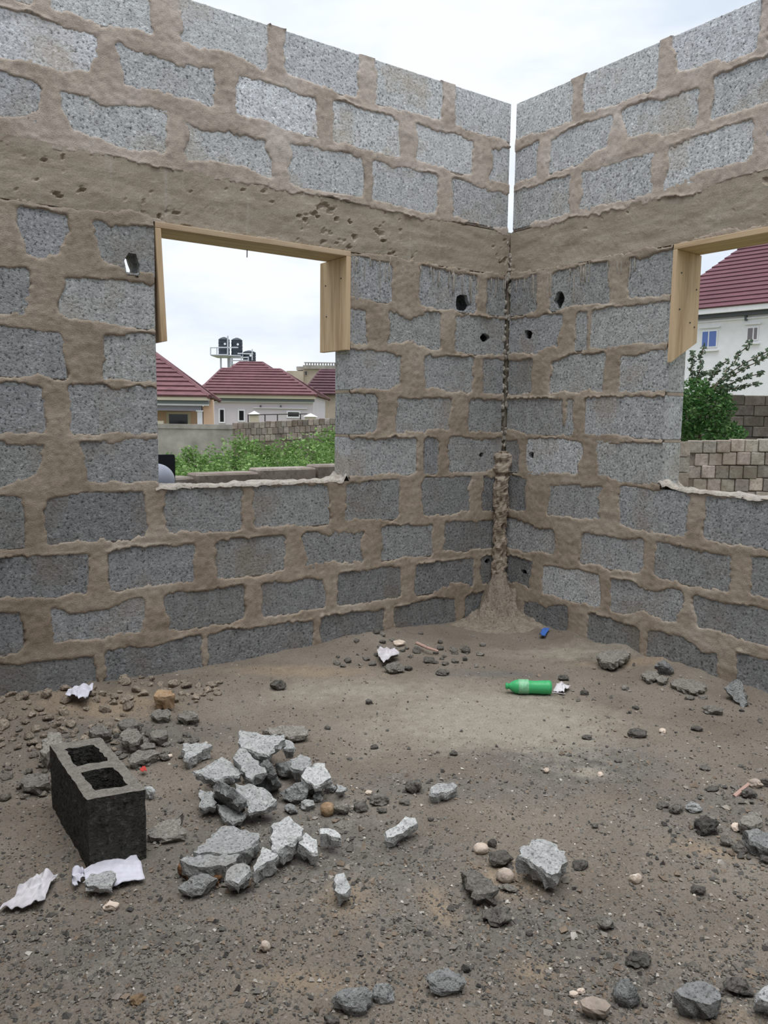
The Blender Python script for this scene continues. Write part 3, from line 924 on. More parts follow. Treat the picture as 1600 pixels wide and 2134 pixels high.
# pale cement drips that ran down from the beam when it was cast
for wl, ax, rng, sd_ in ((wall_left, 'L', (-1.15, -0.03), 5), (wall_right, 'R', (-0.95, -0.03), 6)):
    mb = MB(); rs = random.Random(sd_)
    for i in range(34):
        s_ = rs.uniform(*rng); L_ = rs.uniform(0.02, 0.13) * (1.6 if i % 5 == 0 else 1); z1 = BEAM0 - 0.01 + rs.uniform(-0.02, 0.02)
        w_ = rs.uniform(0.002, 0.006)
        v, f = blob_mesh(1.0, 500 + i, 0.25, 2, (1, 1, 1), 3.0)
        v = v * np.array([w_, 0.006, L_ / 2]) if ax == 'L' else v * np.array([0.006, w_, L_ / 2])
        mb.add(v + (np.array([s_, -0.002, z1 - L_ / 2]) if ax == 'L' else np.array([-0.002, s_, z1 - L_ / 2])), f)
    o = mb.build('cement_drips', M_SILL, wl, True)
    tag(o, 'pale cement drips below the ring beam', None, None, 'stuff')

# heap at the foot
gx = np.arange(-0.52, 0.0, 0.012); gy = np.arange(-0.52, 0.0, 0.012)
GX, GY = np.meshgrid(gx, gy, indexing='ij')
rr = np.hypot(GX + 0.05, GY + 0.05)
H = 0.20 * np.exp(-(rr / 0.12) ** 2) + 0.095 * np.exp(-(rr / 0.26) ** 2)
H = H * (1 + 0.30 * fbm(GX * 11, GY * 11, 0, 91, 3)) + 0.020 * fbm(GX * 26, GY * 26, 0, 92, 3) * np.clip(H / 0.05, 0, 1)
rim = sstep((0.50 - rr) / 0.12)
HZ = floor_h(GX, GY) - 0.012 + (H + 0.004) * rim
I = np.arange(GX.size).reshape(GX.shape)
F = np.stack([I[:-1, :-1].ravel(), I[1:, :-1].ravel(), I[1:, 1:].ravel(), I[:-1, 1:].ravel()], 1)
hp = obj('mortar_heap', np.stack([GX.ravel(), GY.ravel(), HZ.ravel()], 1), F, granular('heaped_mortar', (0.285, 0.245, 0.195), (0.13, 0.108, 0.085), (0.40, 0.36, 0.30), 75.0, tint=False, dist=0.008), None, False)
tag(hp, 'sloping heap of dried mortar at the foot of the corner', 'mortar heap')

# ================================================================== RUBBLE
def slab(name, label, top, thick, mat=M_RUBBLE, tone=1.0, cat='rubble', group=None, seed=None, jag=1.0, spread=0.0):
    """a broken flat piece: top outline given as (px, py, height) points, real thickness and ragged broken edges"""
    seed = seed if seed is not None else int(sum(p[0] * 3 + p[1] for p in top))
    rs = random.Random(seed)
    pts = [Vector(P(px, py, z)) for px, py, z in top]
    cen = sum(pts, Vector()) / len(pts)
    n = Vector((0, 0, 0))
    for i in range(len(pts)):
        n += (pts[i] - cen).cross(pts[(i + 1) % len(pts)] - cen)
    n.normalize()
    if n.z < 0: n = -n; pts = pts[::-1]
    # flatten on to the mean plane
    pts = [p - n * (p - cen).dot(n) for p in pts]
    ring = []
    for i in range(len(pts)):
        a, b = pts[i], pts[(i + 1) % len(pts)]
        L = (b - a).length
        k = max(1, int(L / 0.014))
        for j in range(k):
            t = j / k
            p = a.lerp(b, t)
            if j: p += (b - a).cross(n).normalized() * rs.uniform(-0.007, 0.007) * jag + n * rs.uniform(-0.003, 0.001)
            ring.append(p)
    m = len(ring)
    def lower(depth, grow, jit):
        out = []
        for p in ring:
            d = (p - cen); d -= n * d.dot(n)
            ln = max(d.length, 1e-4)
            out.append(p - n * depth + d / ln * (grow + rs.uniform(-jit, jit) * jag) + n * rs.uniform(-jit, jit) * 0.5)
        return out
    r0 = ring
    r1 = lower(thick * 0.22, 0.002, 0.005)
    r2 = lower(thick * 0.58, -0.002 + spread * 0.5, 0.009)
    r3 = lower(thick, -0.010 + spread, 0.009)
    v = [tuple(p) for p in r0 + r1 + r2 + r3]
    v.append(tuple(cen)); ct = len(v) - 1
    cb_ = cen - n * thick
    v.append(tuple(cb_)); cbi = len(v) - 1
    f = [(i, (i + 1) % m, ct) for i in range(m)]
    for k in range(3):
        f += [(k * m + i, (k + 1) * m + i, (k + 1) * m + (i + 1) % m, k * m + (i + 1) % m) for i in range(m)]
    f += [(3 * m + (i + 1) % m, 3 * m + i, cbi) for i in range(m)]
    o = obj(name, v, f, mat)
    o.color = (tone, tone, tone, 1)
    tag(o, label, cat, group)
    return o

def rock(name, label, px, py, wpx, hr=0.6, dr=0.8, mat=M_CLOD, tone=1.0, cat='rubble', group=None, seed=0, planes=5, amp=0.22, sub=3, sink=0.12, z=None, freq=2.2):
    """a lump standing on the floor: px, py = middle of its near foot, wpx = width in the photo"""
    base = P(px, py)
    depth = (base - CAM).dot(FW)
    w = wpx * depth / FPX
    c = base + E2 * (w * dr * 0.45)
    gz = float(floor_h(c[0], c[1])) if z is None else z
    v, f = blob_mesh(1.0, seed + int(px * 7 + py), amp, sub, (1, 1, 1), freq, planes)
    ext = v.max(0) - v.min(0)
    v = (v - (v.max(0) + v.min(0)) / 2) / ext
    th = random.Random(seed + int(px)).uniform(-0.3, 0.3)
    lv = np.stack([v[:, 0] * w, v[:, 1] * w * dr, v[:, 2] * w * hr], 1)
    lv = lv[:, :1] * (E1 * math.cos(th) + E2 * math.sin(th)) + lv[:, 1:2] * (E2 * math.cos(th) - E1 * math.sin(th)) + lv[:, 2:] * np.array([0, 0, 1.0])
    lv[:, 2] += w * hr * (0.5 - sink)
    lv += np.array([c[0], c[1], gz])
    o = obj(name, lv, f, mat)
    o.color = (tone, tone, tone, 1)
    tag(o, label, cat, group)
    return o

def zl(pts, z):
    """attach one height, or a list of heights, to outline points"""
    if isinstance(z, (int, float)): return [(x, y, z) for x, y in pts]
    return [(x, y, h) for (x, y), h in zip(pts, z)]

def tilt(pts, zb, zf):
    """height runs from zb at the far (upper) side of the outline to zf at the near side"""
    y0, y1 = min(p[1] for p in pts), max(p[1] for p in pts)
    return [(x, y, zb + (zf - zb) * (y - y0) / (y1 - y0)) for x, y in pts]

# ---- hollow block standing on its long side at the left
def hollow_block():
    a = np.array([-3.036, -1.545]); lx = np.array([0.157, -0.030]); ly = np.array([0.004, 0.445])
    lx = lx / np.linalg.norm(lx); ly = ly / np.linalg.norm(ly)
    Wd, Ln, Ht = 0.158, 0.45, 0.207
    th = empty('hollow_concrete_block', (a[0], a[1], 0.0))
    tag(th, 'dark hollow concrete block with two square cavities standing upright on the dirt', 'block')
    def pt(u, v, z): q = a + lx * u + ly * v; return (q[0], q[1], z)
    rs = random.Random(5)
    cav = []
    for v0, v1 in ((0.050, 0.195), (0.248, 0.395)):
        cs = [(0.034, v0), (Wd - 0.032, v0), (Wd - 0.032, v1), (0.034, v1)]
        ring = []
        for i in range(4):
            p0, p1 = cs[i], cs[(i + 1) % 4]
            for j in range(7):
                t = j / 7
                ring.append((p0[0] + (p1[0] - p0[0]) * t + rs.uniform(-0.004, 0.004), p0[1] + (p1[1] - p0[1]) * t + rs.uniform(-0.004, 0.004)))
        cav.append(ring)
    outer = []
    cs = [(0, 0), (Wd, 0), (Wd, Ln), (0, Ln)]
    for i in range(4):
        p0, p1 = cs[i], cs[(i + 1) % 4]
        k = 8 if i % 2 == 0 else 20
        for j in range(k):
            t = j / k
            outer.append((p0[0] + (p1[0] - p0[0]) * t + rs.uniform(-0.002, 0.002), p0[1] + (p1[1] - p0[1]) * t + rs.uniform(-0.002, 0.002)))
    v, f = [], []
    def loop(ps, z, jit=0.0):
        n0 = len(v)
        v.extend(pt(u + rs.uniform(-jit, jit), w_ + rs.uniform(-jit, jit), z + rs.uniform(-jit, jit) * 0.6) for u, w_ in ps)
        return list(range(n0, n0 + len(ps)))
    ot = loop(outer, Ht, 0.0012); c0 = loop(cav[0], Ht, 0.0012); c1 = loop(cav[1], Ht, 0.0012)
    tri = tessellate_polygon([[Vector((x, y, 0)) for x, y in outer], [Vector((x, y, 0)) for x, y in cav[0]], [Vector((x, y, 0)) for x, y in cav[1]]])
    ids = ot + c0 + c1
    top = [tuple(ids[k] for k in t3) for t3 in tri]
    me_top = obj('top_face', [v[i] for i in range(len(v))], top, M_LITBLOCKTOP, th)
    bm = bmesh.new(); bm.from_mesh(me_top.data); bmesh.ops.recalc_face_normals(bm, faces=bm.faces)
    if sum(fc.normal.z for fc in bm.faces) < 0: bmesh.ops.reverse_faces(bm, faces=bm.faces)
    bm.to_mesh(me_top.data); bm.free()
    me_top['label'] = 'grey top face around the two cavities, lightened by painted light'
    f = []
    prev = ot; n = len(outer)
    for z in (0.17, 0.13, 0.09, 0.05, -0.01):
        nx = loop(outer, z, 0.003)
        f += [(prev[i], prev[(i + 1) % n], nx[(i + 1) % n], nx[i]) for i in range(n)]
        prev = nx
    f.append(tuple(prev))
    for c, ring in ((c0, cav[0]), (c1, cav[1])):
        m = len(ring)
        cx = sum(q[0] for q in ring) / m; cy = sum(q[1] for q in ring) / m
        pr = c
        for z, k in ((0.15, 0.97), (0.09, 0.94), (0.03, 0.9)):
            nx = loop([(cx + (x - cx) * k, cy + (y - cy) * k) for x, y in ring], z, 0.003)
            f += [(pr[i], pr[(i + 1) % m], nx[(i + 1) % m], nx[i]) for i in range(m)]
            pr = nx
        f.append(tuple(pr))
    o = obj('block_body', v, f, M_SHADEDBLOCK, th)
    bm = bmesh.new(); bm.from_mesh(o.data); bmesh.ops.recalc_face_normals(bm, faces=bm.faces); bm.to_mesh(o.data); bm.free()
    return th
hollow_block()

# ---- the pile of broken block behind it
slab('broken_slab', 'large pale slab of broken block lying on top of the rubble pile',
     tilt([(500, 1521), (535, 1526), (564, 1532), (592, 1531), (594, 1541), (572, 1554), (561, 1577), (530, 1566), (512, 1559), (495, 1547)], 0.150, 0.115), 0.040, tone=1.10)
slab('broken_slab', 'small pale chip tucked behind the right end of the topmost slab', tilt([(595, 1541), (612, 1549), (611, 1560), (590, 1560)], 0.085, 0.075), 0.05)
slab('broken_slab', 'long narrow broken bar leaning across the middle of the rubble pile',
     tilt([(500, 1559), (512, 1561), (530, 1582), (552, 1599), (555, 1610), (532, 1615), (525, 1625), (510, 1610), (490, 1585), (485, 1580)], 0.140, 0.095), 0.045, tone=1.0)
slab('broken_slab', 'thin triangular slab at the left edge of the rubble pile',
     tilt([(402, 1607), (425, 1600), (462, 1577), (477, 1586), (504, 1612), (495, 1617), (475, 1617), (447, 1625), (422, 1615)], 0.105, 0.085), 0.030, tone=1.05)
slab('broken_slab', 'broad tilted slab at the front of the rubble pile',
     tilt([(490, 1632), (527, 1635), (557, 1647), (577, 1667), (560, 1682), (520, 1695), (515, 1690), (512, 1672), (497, 1655)], 0.100, 0.045), 0.036, tone=1.08)
slab('broken_slab', 'dark slab standing on edge beside the broad tilted slab',
     [(450, 1632, 0.110), (468, 1622, 0.125), (490, 1640, 0.120), (512, 1672, 0.085), (508, 1688, 0.020), (478, 1672, 0.020), (452, 1654, 0.030)], 0.030, tone=0.55)  # low tone paints in the shade on this steep face
slab('broken_slab', 'small pale slab at the left foot of the rubble pile', tilt([(417, 1645), (440, 1648), (452, 1672), (447, 1678), (427, 1684), (414, 1682)], 0.062, 0.040), 0.035)
slab('broken_slab', 'low grey slab half buried at the front foot of the rubble pile', tilt([(452, 1675), (480, 1677), (500, 1692), (512, 1695), (505, 1707), (485, 1712), (460, 1695)], 0.045, 0.028), 0.034, tone=0.9)
slab('broken_slab', 'dark upright slab in the gap right of the leaning bar',
     [(553, 1584, 0.125), (570, 1592, 0.125), (588, 1634, 0.050), (580, 1640, 0.020), (562, 1608, 0.030)], 0.028, tone=0.5)
slab('broken_slab', 'bluish grey slab at the back right of the rubble pile', tilt([(605, 1583), (625, 1572), (647, 1580), (650, 1592), (630, 1606), (605, 1598)], 0.085, 0.070), 0.045, tone=0.9)
slab('broken_slab', 'bright white faced slab on the right side of the rubble pile',
     tilt([(654, 1591), (677, 1591), (682, 1605), (690, 1620), (672, 1632), (655, 1637), (640, 1627), (627, 1617), (635, 1605)], 0.095, 0.070), 0.034, tone=1.35)
slab('broken_slab', 'thin pointed chip at the far right of the rubble pile', tilt([(701, 1634), (723, 1643), (712, 1650), (699, 1650)], 0.035, 0.025), 0.025)
slab('broken_slab', 'detached pale slab left of the rubble pile', tilt([(381, 1549), (427, 1546), (442, 1554), (422, 1562), (412, 1570), (394, 1581), (385, 1580)], 0.056, 0.046), 0.046, tone=1.1)
slab('broken_slab', 'flat weathered slab lying behind the rubble pile', tilt([(547, 1522), (560, 1516), (590, 1511), (635, 1513), (640, 1528), (602, 1537), (590, 1531)], 0.045, 0.035), 0.030, M_CLOD, 1.7)
rock('rubble_chunk', 'coarse grey chunk in the middle right of the rubble pile', 612, 1676, 66, 0.75, 0.8, M_RUBBLE, 0.75, planes=7)
rock('rubble_chunk', 'crumbling grey chunk at the back of the rubble pile', 592, 1628, 50, 0.9, 0.8, M_RUBBLE, 0.6, planes=6)
rock('rubble_chunk', 'rough lump beneath the white faced slab', 652, 1662, 46, 0.7, 0.8, M_RUBBLE, 0.5, planes=6)
rock('rubble_chunk', 'pale lump beside the thin pointed chip', 687, 1652, 28, 0.8, 0.8, M_RUBBLE, 0.9)
rock('rubble_chunk', 'grey lump under the front right of the rubble pile', 605, 1696, 34, 0.6, 0.8, M_RUBBLE, 0.65)
rock('rubble_chunk', 'light grey lump between the pile and the brown stone', 640, 1688, 32, 0.75, 0.8, M_RUBBLE, 0.95)
rock('rubble_chunk', 'small bluish lump just above the brown stone', 662, 1672, 22, 0.9, 0.8, M_RUBBLE, 0.95)
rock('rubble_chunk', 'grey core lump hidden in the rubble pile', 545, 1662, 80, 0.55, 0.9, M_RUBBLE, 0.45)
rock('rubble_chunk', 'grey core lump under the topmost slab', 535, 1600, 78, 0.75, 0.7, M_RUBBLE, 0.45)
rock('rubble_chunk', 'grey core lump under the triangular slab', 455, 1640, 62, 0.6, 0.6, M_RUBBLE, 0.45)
rock('round_stone', 'rounded brown stone at the right foot of the rubble pile', 681, 1699, 30, 1.05, 0.9, M_BROWNSTONE, 1.2, 'stone', planes=0, amp=0.08)
rock('rubble_chunk', 'crumbly lump right of the brown stone', 711, 1698, 40, 0.65, 0.8, M_CLOD, 1.5)

# ---- lower group of flat pieces
slab('broken_slab', 'large flat grey slab cracked across, in front of the rubble pile',
     tilt([(462, 1722), (475, 1721), (540, 1737), (537, 1750), (515, 1770), (495, 1776), (415, 1779), (402, 1775), (422, 1760)], 0.058, 0.062), 0.055, tone=0.92)
slab('broken_slab', 'slab strip with rust brown broken edge below the cracked slab',
     tilt([(390, 1783), (415, 1782), (500, 1780), (492, 1795), (470, 1805), (440, 1806), (402, 1804), (385, 1797), (375, 1792)], 0.060, 0.055), 0.050, tone=0.88)
slab('rust_soil', 'rust brown soil crust under the front of the slab strip', zl([(374, 1797), (400, 1807), (440, 1809), (472, 1808), (476, 1822), (440, 1826), (400, 1820), (378, 1808)], 0.026), 0.03, M_RUST, 1.0, 'soil')
slab('broken_slab', 'tilted block chunk at the right end of the slab strip', tilt([(492, 1800), (520, 1805), (512, 1825), (497, 1842), (470, 1835), (472, 1815)], 0.066, 0.048), 0.050)
rock('rubble_chunk', 'rounded rough chunk in front of the slab strip', 408, 1872, 82, 0.58, 0.62, M_RUBBLE, 0.72, planes=4, amp=0.15)
rock('rubble_chunk', 'little crumb between the rounded chunk and the tilted block chunk', 448, 1840, 20, 0.7, 0.8, M_RUBBLE, 0.9, sub=2)
slab('broken_slab', 'bright jagged piece right of the cracked slab', tilt([(570, 1715), (602, 1700), (612, 1712), (633, 1727), (617, 1750), (590, 1767), (567, 1772), (563, 1745)], 0.085, 0.070), 0.055, tone=1.25)
slab('broken_slab', 'bright narrow piece pointing to the tilted block chunk', tilt([(547, 1765), (566, 1773), (580, 1782), (557, 1795), (537, 1807), (530, 1817), (528, 1805), (537, 1788)], 0.066, 0.052), 0.050, tone=1.3)
slab('broken_slab', 'bright triangular piece right of the jagged piece', tilt([(637, 1735), (660, 1750), (662, 1777), (640, 1770), (622, 1757), (627, 1747)], 0.066, 0.050), 0.050, tone=1.4)
slab('broken_slab', 'pale piece at the right end of the lower slabs', tilt([(667, 1726), (685, 1726), (707, 1737), (709, 1746), (690, 1743), (667, 1738)], 0.060, 0.050), 0.046, tone=1.4)
slab('broken_slab', 'pale upright chip alone on the open dirt, right of the lower slabs', tilt([(700, 1822), (717, 1819), (730, 1850), (720, 1862), (697, 1855)], 0.062, 0.046), 0.048, tone=1.25)
rock('round_stone', 'small brown stone beside the tilted block chunk', 511, 1850, 22, 0.8, 0.9, M_BROWNSTONE, 1.5, 'stone', planes=2, amp=0.1)
slab('broken_slab', 'low flat dark slab right of the hollow block', tilt([(309, 1730), (340, 1712), (382, 1693), (376, 1707), (383, 1738), (359, 1746), (312, 1744)], 0.036, 0.022), 0.03, M_CLOD, 1.55)
slab('broken_slab', 'long bright splinter of block on the open dirt', tilt([(803, 1733), (845, 1701), (865, 1704), (868, 1715), (820, 1744), (806, 1746)], 0.055, 0.034), 0.038, tone=1.35)
slab('broken_slab', 'rough pale chunk alone above the long splinter', tilt([(898, 1640), (912, 1632), (944, 1630), (953, 1638), (938, 1648), (912, 1655), (897, 1652)], 0.045, 0.038), 0.042, tone=1.0)
slab('broken_slab', 'big grey slab beside two round pebbles', tilt([(1090, 1762), (1120, 1748), (1146, 1754), (1178, 1774), (1182, 1796), (1168, 1810), (1150, 1823), (1132, 1810), (1100, 1790), (1078, 1784)], 0.090, 0.068), 0.055, tone=1.05)

# ---- stones and lumps round the big grey slab
rock('pebble', 'smooth beige pebble upper left of the big grey slab', 1003, 1782, 33, 0.66, 0.85, M_STONE, 1.25, 'pebble', planes=0, amp=0.07)
rock('pebble', 'smooth beige pebble lower left of the big grey slab', 1054, 1842, 38, 0.78, 0.85, M_STONE, 1.1, 'pebble', planes=1, amp=0.08)
rock('rubble_lump', 'dark craggy lump between the two beige pebbles', 1046, 1811, 56, 0.58, 0.8, M_CLOD, 0.75)
rock('rubble_lump', 'small black lump above the upper beige pebble', 1024, 1767, 24, 0.75, 0.8, M_CLOD, 0.55, sub=2)
rock('rubble_lump', 'flat grey lump below the lower beige pebble', 1061, 1862, 36, 0.40, 0.8, M_CLOD, 1.2)
slab('rubble_lump', 'dark wedge of mortar left of the lower beige pebble', tilt([(962, 1818), (980, 1810), (1010, 1828), (1036, 1846), (1026, 1860), (995, 1864), (975, 1844)], 0.045, 0.035), 0.045, M_CLOD, 0.95, jag=1.6)
rock('rubble_lump', 'big dark crumbly lump below the beige pebbles', 1038, 1930, 64, 0.55, 0.85, M_CLOD, 0.9, planes=3, amp=0.3)
rock('rubble_lump', 'dark crumb right of the big grey slab', 1212, 1812, 34, 0.6, 0.8, M_CLOD, 0.7)
rock('pebble', 'cream pebble alone on the dirt, right of the big grey slab', 1327, 1842, 27, 0.85, 0.8, M_STONE, 1.35, 'pebble', planes=2, amp=0.1)
rock('rubble_lump', 'small dark stone right of the cream pebble', 1460, 1868, 34, 0.55, 0.8, M_CLOD, 0.75)
rock('rubble_lump', 'small grey stone below the cream pebble', 1266, 1942, 38, 0.75, 0.8, M_CLOD, 1.1)
rock('rubble_lump', 'dark jagged stone above the row along the bottom edge', 1335, 2018, 58, 0.48, 0.8, M_CLOD, 0.65, amp=0.3)
# ---- row along the bottom edge
rock('rubble_chunk', 'grey brown boulder at the bottom edge, left of its smaller neighbour', 733, 2117, 86, 0.62, 0.7, M_RUBBLE, 0.62, planes=5, amp=0.2)
rock('rubble_chunk', 'smaller pale boulder touching the grey brown boulder at the bottom edge', 798, 2094, 48, 0.8, 0.8, M_RUBBLE, 0.75, planes=3, amp=0.14)
rock('rubble_chunk', 'layered grey chunk at the bottom centre', 930, 2080, 82, 0.55, 0.7, M_RUBBLE, 0.62, planes=6, amp=0.22)
rock('rubble_lump', 'small dark crumb behind the layered grey chunk', 971, 2024, 20, 0.9, 0.8, M_CLOD, 0.5, sub=2)
rock('rubble_lump', 'dark lump cut by the bottom edge left of the boulders', 690, 2137, 34, 0.7, 0.8, M_CLOD, 0.8)
rock('rubble_chunk', 'upright rounded grey boulder at the bottom right', 1310, 2104, 60, 0.95, 0.8, M_RUBBLE, 0.55, planes=4, amp=0.12)
slab('broken_slab', 'flat tan fragment left of the upright boulder', tilt([(1208, 2085), (1235, 2075), (1262, 2084), (1273, 2096), (1262, 2108), (1228, 2103), (1214, 2096)], 0.035, 0.030), 0.032, M_STONE, 0.85)
slab('broken_slab', 'broad grey slab at the bottom right', tilt([(1408, 2064), (1430, 2048), (1480, 2050), (1500, 2068), (1503, 2082), (1480, 2094), (1448, 2086), (1420, 2076)], 0.062, 0.052), 0.058, M_RUBBLE, 0.62)
rock('rubble_lump', 'dark angular lump right of the broad grey slab', 1546, 2083, 62, 0.6, 0.8, M_CLOD, 0.85, planes=7)
slab('broken_slab', 'pale slab cut by the right edge at the bottom', tilt([(1580, 2070), (1592, 2056), (1640, 2052), (1640, 2085), (1600, 2088), (1582, 2082)], 0.065, 0.05), 0.055, M_RUBBLE, 1.15)
for px, py, w in ((1197, 2076, 20), (1212, 2070, 17), (1203, 2092, 13)):
    rock('pebble', 'tiny white chip among others left of the flat tan fragment', px, py, w, 0.5, 0.8, M_STONE, 1.6, 'pebble', 'white chips by the tan fragment', planes=4, sub=2)
# ---- cluster at the right edge
rock('rubble_lump', 'black spongy lump in the cluster at the right edge', 1480, 1745, 60, 0.52, 0.8, M_CLOD, 0.45, amp=0.3)
rock('rubble_lump', 'brown grey lump upper left in the right edge cluster', 1415, 1704, 36, 0.62, 0.8, M_CLOD, 1.0)
rock('rubble_chunk', 'pale bluish lump upper left in the right edge cluster', 1448, 1700, 36, 0.55, 0.8, M_RUBBLE, 0.9)
rock('rubble_lump', 'leftmost small dark crumb of the right edge cluster', 1384, 1693, 28, 0.45, 0.8, M_CLOD, 0.8, sub=2)
rock('rubble_lump', 'thin dark sliver above the right edge cluster', 1487, 1657, 30, 0.28, 0.7, M_CLOD, 0.7, sub=2)
slab('broken_slab', 'wide grey slab in the right edge cluster', tilt([(1548, 1700), (1560, 1692), (1584, 1690), (1588, 1712), (1570, 1722), (1545, 1716)], 0.050, 0.040), 0.045, M_CLOD, 1.5)
rock('rubble_lump', 'dark stone under the reddish stick at the right edge', 1563, 1672, 34, 0.6, 0.8, M_CLOD, 0.85)
rock('rubble_chunk', 'pinkish lump above the reddish stick', 1578, 1648, 32, 0.6, 0.8, M_STONE, 0.9)
rock('rubble_lump', 'dark stone cut by the right edge above the cluster', 1600, 1645, 26, 0.8, 0.8, M_CLOD, 0.8)
rock('pebble', 'white cube-like chip in the right edge cluster', 1540, 1738, 26, 0.65, 0.8, M_STONE, 1.75, 'pebble', planes=8, amp=0.05)
slab('broken_slab', 'mauve grey slab reaching the right edge', tilt([(1552, 1730), (1578, 1726), (1612, 1744), (1625, 1762), (1600, 1768), (1565, 1752)], 0.055, 0.045), 0.050, M_RUBBLE, 0.62)
rock('rubble_lump', 'grey lump lower left in the right edge cluster', 1517, 1768, 28, 0.7, 0.8, M_CLOD, 1.1)
rock('rubble_lump', 'grey lump at the bottom of the right edge cluster', 1546, 1781, 30, 0.6, 0.8, M_CLOD, 1.0)
rock('rubble_lump', 'dark lump cut by the right edge below the cluster', 1598, 1803, 30, 0.6, 0.8, M_CLOD, 0.7)
a_, b_ = P(1530, 1660, 0.012), P(1560, 1634, 0.045)
tag(MB().tube(a_, b_, 0.008, 7, 0.006).build('stick', M_PINK), 'reddish stick leaning in the right edge cluster', 'stick')
# ---- along the foot of the right wall
slab('broken_slab', 'flat dirt covered slab at the foot of the right wall nearest the corner', tilt([(1243, 1364), (1262, 1356), (1292, 1352), (1311, 1358), (1308, 1368), (1280, 1380), (1252, 1377)], 0.055, 0.048), 0.04, M_CLOD, 1.6)
rock('rubble_chunk', 'knobbly grey chunk against the right wall', 1388, 1414, 42, 0.8, 0.8, M_RUBBLE, 0.6, planes=4)
slab('broken_slab', 'small flat piece left of the knobbly chunk', tilt([(1336, 1405), (1352, 1397), (1371, 1399), (1368, 1411), (1352, 1416)], 0.034, 0.028), 0.026, M_CLOD, 1.5)
slab('broken_slab', 'small flat piece in front of the knobbly chunk', tilt([(1366, 1412), (1380, 1407), (1393, 1411), (1388, 1419), (1372, 1420)], 0.032, 0.026), 0.024, M_CLOD, 1.5)
slab('broken_slab', 'long flat piece right of the knobbly chunk', tilt([(1396, 1421), (1412, 1412), (1450, 1416), (1472, 1428), (1464, 1438), (1446, 1441), (1420, 1433)], 0.034, 0.028), 0.028, M_CLOD, 1.55)
slab('broken_slab', 'triangular slab leaning on the right wall', [(1510, 1436, 0.050), (1522, 1422, 0.085), (1536, 1411, 0.115), (1546, 1422, 0.095), (1558, 1466, 0.020), (1549, 1473, 0.012), (1528, 1458, 0.025)], 0.040, M_RUBBLE, 0.62)
rock('rubble_lump', 'low grey lump in front of the leaning triangular slab', 1490, 1494, 44, 0.42, 0.8, M_CLOD, 1.3)
for px, py, w in ((1440, 1462, 22), (1468, 1461, 20), (1465, 1447, 14)):
    rock('rubble_lump', 'small crumb in front of the long flat piece', px, py, w, 0.4, 0.8, M_CLOD, 1.2, group='crumbs by the long flat piece', sub=2)
